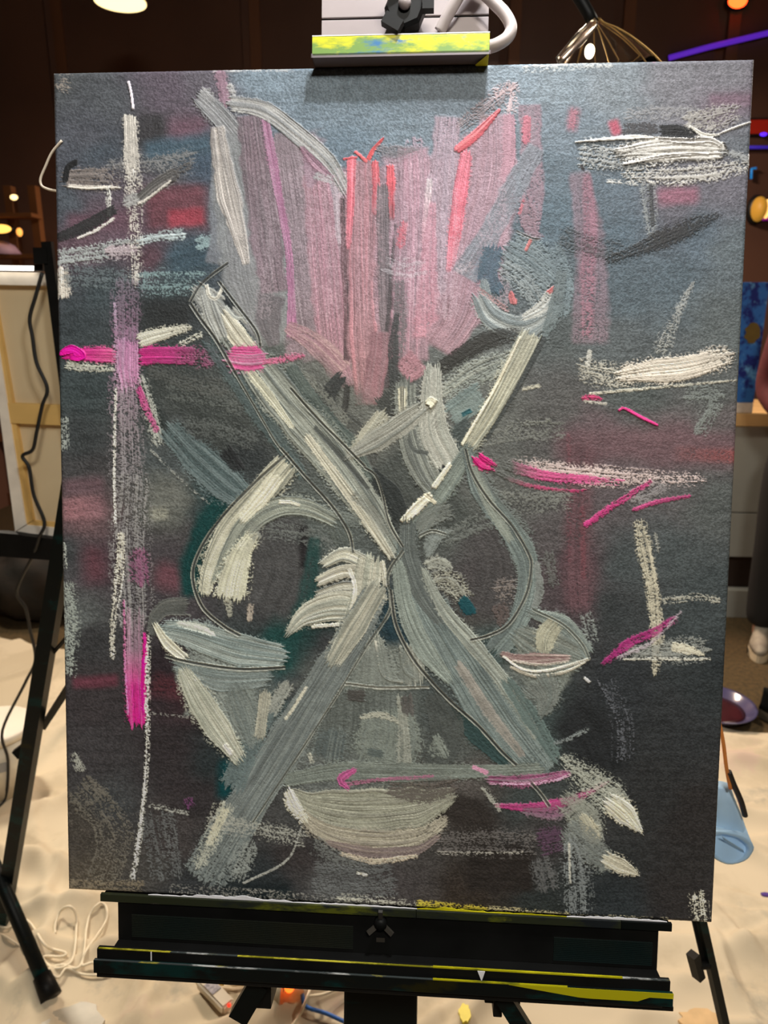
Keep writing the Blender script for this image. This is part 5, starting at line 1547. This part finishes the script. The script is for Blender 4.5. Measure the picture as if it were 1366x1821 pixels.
tag(nc, 'pale wooden back of a stretched canvas behind the left edge of the painting', 'canvas')

lb = empty('light_bar', at_depth(10, 478, NY - .02))
slab('light_tube', [(-80, 471), (60, 473), (60, 481), (-80, 479)], NY - .02, NY - .009, glow('light_bar_white', (1, .96, .88, 1), 3.0), lb)
slab('end_cap', [(60.2, 470), (76, 470), (76, 482), (60.2, 482)], NY - .021, NY - .008, M_black, lb)
tag(lb, 'white glowing light bar on top of the canvas back at the left', 'light')

ne = empty('tripod_easel', on_floor(85, 1748))
no = ne.location
foot = on_floor(82, 1752, .035)
up = at_depth(-70, 1400, NY - .15)
b2 = bmesh.new()
tube(b2, [foot - no, up - no], .0155, 14, spline=False)
lg = build('leg', b2, M_teal, ne, True)
dirv = (up - foot).normalized()
b2 = bmesh.new()
tube(b2, [foot - no - dirv * .028, foot - no + dirv * .022], [.022, .019], 14, spline=False)
build('rubber_foot', b2, M_blk, lg, True)
b2 = bmesh.new()
tube(b2, [up - no, at_depth(-160, 900, NY + .03) - no, at_depth(-210, 500, NY + .06) - no], .0155, 12, spline=False)
build('mast', b2, M_blk, ne, True)
slab('ledge', [(-60, 944), (26, 950), (44, 953), (215, 972), (213, 1006), (-60, 985)], NY - .03, NY - .008, M_blk, ne)
b2 = bmesh.new()
beam(b2, at_depth(84, 430, NY - .03) - no, at_depth(150, 950, NY - .03) - no, .022, .012, (0, 1, 0))
build('upright', b2, M_blk, ne)
b2 = bmesh.new()
tube(b2, [at_depth(150, 960, NY + .03) - no, on_floor(170, 1240, .01) - no], .014, 10, spline=False)
build('leg', b2, M_blk, ne, True)
slab('clamp', [(58, 440), (82, 440), (84, 469), (60, 469)], NY - .04, NY - .022, M_blk, ne)
tag(ne, 'black tripod easel with a rubber foot at the bottom left', 'easel')

# black lamp cord hanging in front of the canvas back and running on over the cloth
cp = [(75, 485), (64, 525), (53, 566), (58, 600), (65, 645), (84, 690), (75, 722), (65, 770), (58, 800), (40, 811), (52, 832), (60, 880), (79, 928), (70, 955)]
P = [at_depth(u, v, NY - .045) for u, v in cp]
ce = on_floor(10, 1418, .02)
P += [at_depth(u, v, NY - .045 + (ce.y - NY + .045) * k) for u, v, k in ((60, 985, .1), (30, 1050, .3), (46, 1082, .4), (53, 1118, .5), (63, 1172, .62), (44, 1216, .72), (4, 1300, .85), (14, 1352, .93))] + [ce, on_floor(-10, 1440, .014)]
b2 = bmesh.new()
tube(b2, P, .0042, 8, sub=6)
tag(build('hanging_cable', b2, M_cord, None, True), 'thin black cable hanging down the canvas back at the left', 'cable')

# soft black bag on the floor behind the legs
b2 = bmesh.new()
bmesh.ops.create_icosphere(b2, subdivisions=4, radius=1)
c = on_floor(45, 1126, 0)
for q in b2.verts:
    n_ = mnoise.noise(q.co * 2.1) * .16 + mnoise.noise(q.co * 5) * .05
    k = q.co * (1 + n_)
    q.co = Vector((k.x * .30, k.y * .20, max(-.14, k.z * .21) + .145))
bag = build('bag', b2, mat('bag_cloth', srgb(40, 30, 20), .8, c2=srgb(26, 24, 20), scale=8, bump=.4, bscale=60), None, True, loc=(c.x - .02, c.y + .24, .02))
tag(bag, 'slumped dark brown bag on the floor under the canvas back', 'bag')

# white tub
c = on_floor(-30, 1438, 0)
tb = empty('plastic_tub', (c.x, c.y + .10, .012))
b2 = bmesh.new()
lathe(b2, [(.092, 0), (.104, .185), (.099, .185), (.088, .006), (.0, .006), (.0, .0)], 36, closed=True)
build('tub', b2, mat('white_plastic', srgb(214, 206, 188), .35, scale=5), tb, True)
b2 = bmesh.new()
lathe(b2, [(.112, .186), (.114, .204), (.108, .210), (.02, .208)], 36)
build('lid', b2, mat('tub_lid', srgb(224, 216, 200), .35, scale=5), tb, True)
b2 = bmesh.new()
prism(b2, [(.1005 * math.cos(math.radians(a)), .1005 * math.sin(math.radians(a)), .10) for a in (-70, -60, -50, -40)] + [(.1025 * math.cos(math.radians(a)), .1025 * math.sin(math.radians(a)), .13) for a in (-40, -50, -60, -70)], (.001, -.001, 0))
build('printed_label', b2, mat('tub_print', srgb(150, 150, 150), .5), tb)
tag(tb, 'white plastic tub on the cloth at the left edge', 'tub')

# white cables lying in loops on the cloth
M_wc = mat('white_cable', srgb(226, 214, 188), .5, scale=40)


def floor_cable(name, pts, r, m, label, z=.016):
    b3 = bmesh.new()
    P_ = []
    for q in catmull([(u, v, 0) for u, v in pts], 6):
        w_ = on_floor(q.x, q.y, z)
        P_.append(on_floor(q.x, q.y, max(z, float(cloth_z(w_.x, w_.y)) + r * 1.3)))
    tube(b3, P_, r, 8, spline=False)
    return tag(build(name, b3, m, None, True), label, 'cable')


floor_cable('cable', [(-20, 1640), (12, 1650), (30, 1636), (50, 1638), (66, 1660), (84, 1684), (116, 1694), (110, 1701), (76, 1702), (96, 1722), (128, 1708), (136, 1650), (134, 1622), (122, 1612), (106, 1622), (98, 1646), (98, 1660)], .0030, M_wc, 'white cable in a tall narrow loop beside the tripod leg')
floor_cable('cable', [(86, 1722), (112, 1716), (136, 1722), (148, 1704), (154, 1650), (162, 1622), (178, 1606), (189, 1614), (189, 1636), (172, 1664), (154, 1690), (146, 1716), (166, 1712), (186, 1722)], .0030, M_wc, 'white cable in a teardrop loop just left of the easel tray', .020)
floor_cable('cable', [(-10, 1655), (20, 1672), (60, 1700), (100, 1738), (118, 1722), (145, 1732), (172, 1734), (195, 1730)], .0026, M_wc, 'white cable running low along the cloth to the easel tray', .012)

# in-line adapter with a clear plug and loops of its own lead
c = on_floor(385, 1778, .012)
ad = empty('cable_adapter', c)
b2 = bmesh.new()
dv = (on_floor(418, 1812, .012) - on_floor(356, 1748, .012)).normalized()
beam(b2, -dv * .052 + Vector((0, 0, .014)), dv * .045 + Vector((0, 0, .014)), .030, .022, (0, 0, 1))
bmesh.ops.bevel(b2, geom=list(b2.edges), offset=.004, segments=2, affect='EDGES')
build('body', b2, mat('adapter_plastic', srgb(214, 204, 186), .25, scale=10), ad)
b2 = bmesh.new()
beam(b2, -dv * .028 + Vector((0, 0, .0262)), dv * .004 + Vector((0, 0, .0262)), .022, .0012, (0, 0, 1))
build('sticker', b2, mat('adapter_sticker', srgb(120, 116, 126), .5, c2=srgb(170, 164, 170), scale=160), ad)
b2 = bmesh.new()
tube(b2, [Vector(p_) - c for p_ in (on_floor(352, 1752, .02), on_floor(350, 1742, .03), on_floor(372, 1736, .03), on_floor(400, 1745, .025), on_floor(418, 1752, .02), on_floor(440, 1746, .02))], .0028, 8)
build('lead', b2, M_wc, ad, True)
for u in (392, 428):
    b2 = bmesh.new()
    q = on_floor(u, 1747, .03) - c
    tube(b2, [q - Vector((.008, 0, 0)), q + Vector((.008, 0, 0))], .006, 10, spline=False)
    build('brass_ferrule', b2, mat('brass', srgb(200, 170, 90), .3, metal=.8, scale=30), ad, True)
b2 = bmesh.new()
bmesh.ops.create_uvsphere(b2, u_segments=10, v_segments=8, radius=.004)
build('led', b2, glow('red_led', srgb(255, 60, 40), 1.2), ad, True, loc=tuple(dv * .047 + Vector((0, 0, .022))))
tag(ad, 'pale in-line cable adapter with a sticker on the cloth under the tray', 'adapter')

c = on_floor(508, 1784, .012)
pg = empty('power_plug', c)
b2 = bmesh.new()
ax = (on_floor(525, 1787, .03) - on_floor(478, 1780, .03)).normalized()
qm = Vector(ax).to_track_quat('Z', 'Y').to_matrix().to_4x4()
lathe(b2, [(.030, -.002), (.031, .003), (.026, .006), (.021, .014), (.017, .026), (.009, .036), (.006, .040)], 24, Matrix.Translation((0, 0, .032)) @ qm)
build('plug_body', b2, clear('plug_plastic', srgb(240, 200, 150), .25), pg, True)
b2 = bmesh.new()
bmesh.ops.create_uvsphere(b2, u_segments=14, v_segments=10, radius=.0105)
build('neon', b2, glow('neon_orange', srgb(255, 104, 30), 2.6), pg, True, loc=tuple(ax * .012 + Vector((0, -.010, .056))))
b2 = bmesh.new()
lathe(b2, [(.010, -.05), (.034, -.006), (.034, -.0025), (.012, -.0025)], 24, Matrix.Translation((0, 0, .032)) @ qm)
build('socket', b2, mat('socket_white', srgb(220, 208, 184), .4, scale=10), pg, True)
b2 = bmesh.new()
tube(b2, [ax * .036 + Vector((0, 0, .032))] + [on_floor(u, v, z) - c for u, v, z in ((545, 1790, .03), (580, 1802, .02), (625, 1822, .016), (700, 1850, .014))], .0042, 10)
build('cord', b2, mat('blue_cord', srgb(44, 98, 176), .45, scale=30), pg, True)
tag(pg, 'clear plug with an orange glow and blue cord on the cloth by the mast', 'plug')
floor_cable('cable', [(520, 1762), (548, 1752), (556, 1744), (540, 1790), (528, 1812), (505, 1840)], .0030, M_wc, 'white cable crossing under the glowing plug', .012)
floor_cable('cable', [(545, 1772), (575, 1768), (606, 1756), (640, 1748)], .0030, M_wc, 'white cable running from the glowing plug to the mast', .014)

# ------------------------------------------------------------------ white cable end sticking out behind the canvas at the left
b2 = bmesh.new()
tube(b2, [at_depth(u, v, .06) for u, v in ((110, 250), (92, 272), (80, 298), (72, 318), (74, 330), (84, 336), (97, 339), (112, 341))], .0012, 8, sub=6)
tag(build('wire', b2, mat('pale_wire', srgb(210, 196, 176), .4), None, True), 'bent pale wire poking out behind the upper left canvas edge', 'wire')

# ------------------------------------------------------------------ clear lamp shade behind the upper right of the canvas
LY = .8
apex = at_depth(1057, 41, LY)
gl = empty('glass_lamp', apex)
prof = [(.009, .004), (.016, -.006), (.036, -.022), (.062, -.05), (.088, -.085), (.112, -.13)]
th = .0018
b2 = bmesh.new()
RM = Matrix.Rotation(math.radians(-14), 4, 'Y')
lathe(b2, prof + [(r - th, z - th) for r, z in reversed(prof)], 40, RM, closed=True)
build('lamp_shade', b2, clear('shade_glass', (.93, .93, .93, 1), .03, 1.2), gl, True)
M_gold = mat('gold_wire', srgb(190, 150, 90), .3, metal=.7, scale=30)
for k in range(10):
    a = 2 * math.pi * k / 10 + .2
    b2 = bmesh.new()
    tube(b2, [RM @ Vector(((r + .001) * math.cos(a), (r + .001) * math.sin(a), z)) for r, z in prof], .0011, 6, sub=4)
    build('rib', b2, M_gold, gl, True)
b2 = bmesh.new()
bmesh.ops.create_uvsphere(b2, u_segments=16, v_segments=12, radius=.0085)
for q in b2.verts:
    q.co.z *= 1.35
build('bulb', b2, glow('bulb_glow', srgb(255, 236, 196), 7), gl, True, loc=tuple(at_depth(1049, 92, LY) - apex))
b2 = bmesh.new()
tube(b2, [Vector((0, 0, -.004)), at_depth(1047, 24, LY) - apex, at_depth(1022, -18, LY) - apex, at_depth(990, -90, LY + .02) - apex, Vector((at_depth(985, -95, LY + .02).x, LY + .02, RH)) - apex], [.011, .010, .011, .011, .011], 12, spline=False)
build('arm', b2, M_blk, gl, True)
b2 = bmesh.new()
tube(b2, [at_depth(1056, 43, LY - .05) - apex, at_depth(1030, 70, LY - .09) - apex, at_depth(994, 108, LY - .10) - apex], [.008, .010, .007], 12)
build('clip', b2, clear('clip_plastic', srgb(210, 205, 200), .2, 1.3), gl, True)
tag(gl, 'clear glass lamp with gold ribs behind the upper right of the canvas', 'lamp')

# ------------------------------------------------------------------ apron hanging from the right easel leg
AY = .33
ap = empty('apron', at_depth(1300, 1400, AY))
ao = ap.location
M_ap = mat('apron_blue', srgb(168, 204, 236), .7, c2=srgb(178, 212, 240), scale=12)
b2 = bmesh.new()
n = 28
def hoop(u0, u1, v, y, dp, kz, sc=1.0):
    """closed ring: across the picture from u0 to u1, dp deep; kz > 0 turns it to face the viewer"""
    A, B = at_depth(u0, v, y) - ao, at_depth(u1, v, y) - ao
    C_, hx_ = (A + B) / 2, (B - A) / 2 * sc
    return [C_ + hx_ * math.cos(t_) * (1 + .05 * math.sin(5 * t_)) + Vector((0, dp * sc * math.sin(t_), kz * sc * math.sin(t_) * (1 + .12 * math.sin(3 * t_)) - .3 * abs(kz) * math.cos(t_))) for t_ in [2 * math.pi * q / n for q in range(n)]]
rings = [hoop(1262, 1299, 1396, AY, .010, 0), hoop(1260, 1306, 1418, AY, .016, 0), hoop(1256, 1318, 1446, AY - .004, .022, .002),
         hoop(1252, 1328, 1474, AY - .012, .024, .010), hoop(1250, 1338, 1500, AY - .034, .012, .021), hoop(1250, 1341, 1506, AY - .044, .004, .024),
         hoop(1252, 1339, 1506, AY - .045, .004, .024, .90), hoop(1254, 1334, 1504, AY - .030, .004, .020, .72), hoop(1258, 1326, 1502, AY - .012, .002, .012, .55)]
allr = [[b2.verts.new(p_) for p_ in r] for r in rings]
for i in range(len(allr) - 1):
    A, B = allr[i], allr[i + 1]
    for k in range(n):
        b2.faces.new((A[k], A[(k + 1) % n], B[(k + 1) % n], B[k]))
b2.faces.new(allr[0])
b2.faces.new(list(reversed(allr[-1])))
build('skirt', b2, M_ap, ap, True)
b2 = bmesh.new()
fa, fb, fc, fd = (at_depth(u, v, y) - ao for u, v, y in ((1284, 1488, AY - .043), (1322, 1512, AY - .043), (1326, 1522, AY - .036), (1290, 1500, AY - .030)))
prism(b2, [fa, fb, fc, fd], (0, .0015, .001))
build('fold', b2, M_ap, ap)
def ribbon(name, px, wd, m):
    b3 = bmesh.new()
    tube(b3, [at_depth(u, v, AY - .02) - ao for u, v in px], wd, 8, flat=.8)
    return build(name, b3, m, ap, True)
ribbon('strap', [(1276, 1270), (1286, 1318), (1292, 1365), (1299, 1402)], .0034, mat('strap_orange', srgb(206, 128, 60), .6, scale=30))
ribbon('strap', [(1296, 1372), (1305, 1395), (1318, 1425), (1325, 1450)], .0052, mat('strap_black', srgb(28, 24, 24), .5, scale=30))
ribbon('strap_lining', [(1301, 1396), (1312, 1420), (1317, 1436)], .0016, mat('strap_pink', srgb(196, 130, 120), .5, scale=30))
b3 = bmesh.new()
tube(b3, [LEG_HOOK - ao, at_depth(1235, 1235, AY - .01) - ao, at_depth(1268, 1248, AY - .02) - ao, at_depth(1277, 1272, AY - .02) - ao], .0034, 8, flat=.8)
build('strap', b3, bpy.data.materials['strap_orange'], ap, True)
tag(ap, 'pale blue apron with orange and black straps hanging beside the right canvas edge', 'apron')

# ------------------------------------------------------------------ clear tray with dark red paint
c = on_floor(1270, 1262, .02)
tr = empty('paint_tray', (c.x, c.y, .012))
R_ = .142
b2 = bmesh.new()
lathe(b2, [(R_ * .70, 0), (R_ * .78, .006), (R_ * .95, .030), (R_, .034), (R_, .037), (R_ * .93, .034), (R_ * .74, .010), (R_ * .68, .005), (0, .005), (0, 0)], 48, closed=True)
build('dish', b2, mat('tray_plastic', srgb(92, 86, 112), .16, c2=srgb(74, 70, 104), scale=8, coat=.4), tr, True)
b2 = bmesh.new()
lathe(b2, [(R_ * .72, .0062), (R_ * .74, .0115), (R_ * .60, .0128), (.002, .0118)], 40)
build('paint', b2, mat('dark_red_paint', srgb(48, 17, 23), .25, c2=srgb(64, 24, 30), scale=22), tr, True)
tag(tr, 'round plastic tray of dark red paint on the floor right of the canvas', 'tray')

# ------------------------------------------------------------------ person standing at the right edge
def skin_mesh(name, verts, edges, radii, m, parent, root=0, sub=2):
    me = bpy.data.meshes.new(name)
    me.from_pydata([tuple(v_) for v_ in verts], edges, [])
    o_ = link(bpy.data.objects.new(name, me), parent)
    md = o_.modifiers.new('skin', 'SKIN')
    md.use_smooth_shade = True
    for i, r_ in enumerate(radii):
        me.skin_vertices[0].data[i].radius = r_ if isinstance(r_, tuple) else (r_, r_)
        me.skin_vertices[0].data[i].use_root = (i == root)
    s_ = o_.modifiers.new('sub', 'SUBSURF')
    s_.levels = s_.render_levels = sub
    me.materials.append(m)
    return o_


def chain(n, start=0):
    return [(start + i, start + i + 1) for i in range(n - 1)]


F = on_floor(1372, 1168, 0)
pr = empty('person', (F.x + .062, F.y + .03, 0), (0, 0, math.radians(-28)))      # faces the camera's left
M_skin = mat('skin', srgb(190, 140, 115), .5, scale=20)
M_top = mat('burgundy_knit', srgb(98, 36, 40), .85, c2=srgb(84, 30, 34), scale=60, bump=.3, bscale=300)
M_trs = mat('black_trousers', srgb(20, 19, 19), .8, scale=40)
M_hair = mat('dark_hair', srgb(50, 34, 24), .5, c2=srgb(30, 20, 14), scale=40, stretch=(3, 3, .3))
M_sole = mat('shoe_sole', srgb(206, 190, 160), .6, scale=20)
M_shw = mat('shoe_canvas', srgb(176, 166, 148), .7, c2=srgb(150, 140, 126), scale=30)
M_shb = mat('shoe_black', srgb(12, 15, 15), .75, scale=30, spec=.1)
# body: pelvis, spine, neck, head; legs; arms with hands (x right, y back, z up; facing -y)
bv = [(0, 0, .93), (0, .01, 1.10), (0, .01, 1.28), (0, .005, 1.40), (0, -.005, 1.47), (0, -.015, 1.53), (0, -.03, 1.60), (0, -.025, 1.68)]
be = chain(8)
br_ = [(.13, .10), (.115, .09), (.13, .095), (.075, .06), (.048, .05), (.055, .06), (.075, .09), (.055, .07)]
for sd in (-1, 1):
    b0 = len(bv)
    bv += [(sd * .085, 0, .86), (sd * .095, -.01, .50), (sd * .10, .015, .10), (sd * .10, -.01, .05)]
    be += [(0, b0)] + chain(4, b0)
    br_ += [(.085, .09), .055, .036, .035]
    b0 = len(bv)
    bv += [(sd * .165, .01, 1.38), (sd * .20, .02, 1.12), (sd * .10, -.15, 1.04), (sd * .05, -.19, 1.04), (sd * .02, -.22, 1.04)]
    be += [(3, b0)] + chain(5, b0)
    br_ += [.055, .042, .032, (.026, .035), (.022, .036)]
    w0 = b0 + 4
    hx = sd * .015
    for q, (dx, l1, l2) in enumerate(((-.027, .030, .022), (-.009, .036, .026), (.009, .034, .024), (.026, .026, .018))):
        f0 = len(bv)
        bv += [(hx - sd * .02, -.23, 1.04 + dx), (hx - sd * (.02 + l1), -.24, 1.04 + dx * 1.1), (hx - sd * (.02 + l1 + l2 * .7), -.225, 1.035 + dx * 1.1)]
        be += [(w0, f0), (f0, f0 + 1), (f0 + 1, f0 + 2)]
        br_ += [.009, .008, .007]
    f0 = len(bv)
    bv += [(sd * .03, -.215, 1.075), (sd * .01, -.225, 1.095)]
    be += [(b0 + 3, f0), (f0, f0 + 1)]
    br_ += [.010, .008]
skin_mesh('body', bv, be, br_, M_skin, pr)
tv = [(0, 0, .90), (0, .01, 1.08), (0, .01, 1.26), (0, .01, 1.39), (0, .0, 1.43)]
te = chain(5)
trr = [(.165, .125), (.15, .115), (.16, .12), (.105, .08), (.066, .062)]
for sd in (-1, 1):
    b0 = len(tv)
    tv += [(sd * .165, .01, 1.375), (sd * .20, .02, 1.12), (sd * .11, -.13, 1.04)]
    te += [(3, b0)] + chain(3, b0)
    trr += [.075, .064, .048]
skin_mesh('jumper', tv, te, trr, M_top, pr, 1)
lv = [(0, 0, .96), (0, 0, .90)]
le = chain(2)
lr = [(.145, .11), (.15, .12)]
for sd in (-1, 1):
    b0 = len(lv)
    lv += [(sd * .088, 0, .80), (sd * .095, -.01, .50), (sd * .10, .01, .28), (sd * .10, .01, .10)]
    le += [(1, b0)] + chain(4, b0)
    lr += [(.105, .105), .082, .078, .070]
skin_mesh('trousers', lv, le, lr, M_trs, pr)
b2 = bmesh.new()
bmesh.ops.create_uvsphere(b2, u_segments=24, v_segments=16, radius=1)
for q in b2.verts:
    q.co = Vector((q.co.x * .092, q.co.y * .105 + .005, q.co.z * .125 + 1.655))
    if q.co.y < -.055 and q.co.z < 1.70:
        q.co.y = -.055
build('hair', b2, M_hair, pr, True)
b2 = bmesh.new()
for sd in (-1, 1):
    for (x_, y_, z_, r_) in ((sd * .030, -.112, 1.645, .010),):
        bmesh.ops.create_uvsphere(b2, u_segments=10, v_segments=8, radius=r_, matrix=Matrix.Translation((x_, y_, z_)))
build('eyes', b2, mat('eye_dark', srgb(30, 24, 22), .2), pr, True)
b2 = bmesh.new()
prism(b2, [(-.012, -.112, 1.605), (.012, -.112, 1.605), (0, -.138, 1.61), (0, -.118, 1.645)][:3], (0, .006, .03))
build('nose', b2, M_skin, pr, True)
b2 = bmesh.new()
tube(b2, [(-.022, -.108, 1.575), (0, -.116, 1.572), (.022, -.108, 1.575)], .005, 8)
build('mouth', b2, mat('lips', srgb(150, 80, 76), .5), pr, True)


def shoe(parent, x, y, z, rot, mu, ms, stripe, L_=.27):
    """low lace-up: sole, upper, toe cap, laces"""
    Mx = Matrix.Translation((x, y, z)) @ Matrix.Rotation(rot, 4, 'Z')
    out = []
    for t_ in range(24):
        a = 2 * math.pi * t_ / 24
        yy = -math.cos(a)
        out.append((.042 * math.sin(a) * (1.08 if yy < 0 else .85), yy * L_ / 2))
    b3 = bmesh.new()
    prism(b3, [Mx @ Vector((p[0], p[1] - .05, 0)) for p in out], Vector((0, 0, .032)))
    so = build('sole', b3, ms, parent)
    b3 = bmesh.new()
    prev = None
    for (k, zz, fr, bk) in ((.95, .032, 1.0, 1.0), (.92, .055, .93, .97), (.80, .075, .62, .96), (.66, .10, .28, .95), (.62, .115, .22, .95)):
        cur = [b3.verts.new(Mx @ Vector((p[0] * k, (p[1] * (fr if p[1] < 0 else bk)) - .05, zz))) for p in out]
        if prev:
            for q in range(24):
                b3.faces.new((prev[q], prev[(q + 1) % 24], cur[(q + 1) % 24], cur[q]))
        else:
            b3.faces.new(cur)
        prev = cur
    b3.faces.new(list(reversed(prev)))
    build('upper', b3, mu, parent, True)
    b3 = bmesh.new()
    beam(b3, Mx @ Vector((-.0455, -.13, .018)), Mx @ Vector((-.0435, -.05, .018)), .004, .008)
    build('sole_stripe', b3, stripe, so)
    for q in range(3):
        b3 = bmesh.new()
        tube(b3, [Mx @ Vector((-.022, -.10 + q * .028, .078 + q * .012)), Mx @ Vector((0, -.10 + q * .028, .088 + q * .012)), Mx @ Vector((.022, -.10 + q * .028, .078 + q * .012))], .003, 6)
        build('lace', b3, mu, parent, True)


for sd in (-1, 1):
    shoe(pr, sd * .10, 0.03, 0.0, math.radians(-6 * sd), M_shw, M_sole, M_shb)
tag(pr, 'person in a burgundy jumper, black trousers and pale trainers at the right edge', 'person')
sf = on_floor(1424, 1302, 0)
bs = empty('black_shoe', (sf.x, sf.y, .008), (0, 0, math.radians(50)))
shoe(bs, 0, .05, 0, 0, M_shb, mat('shoe_sole_dark', srgb(70, 64, 54), .6, scale=20), M_shb, .29)
tag(bs, 'black shoe with a thin pale sole at the right edge in front of the trainers', 'shoe')
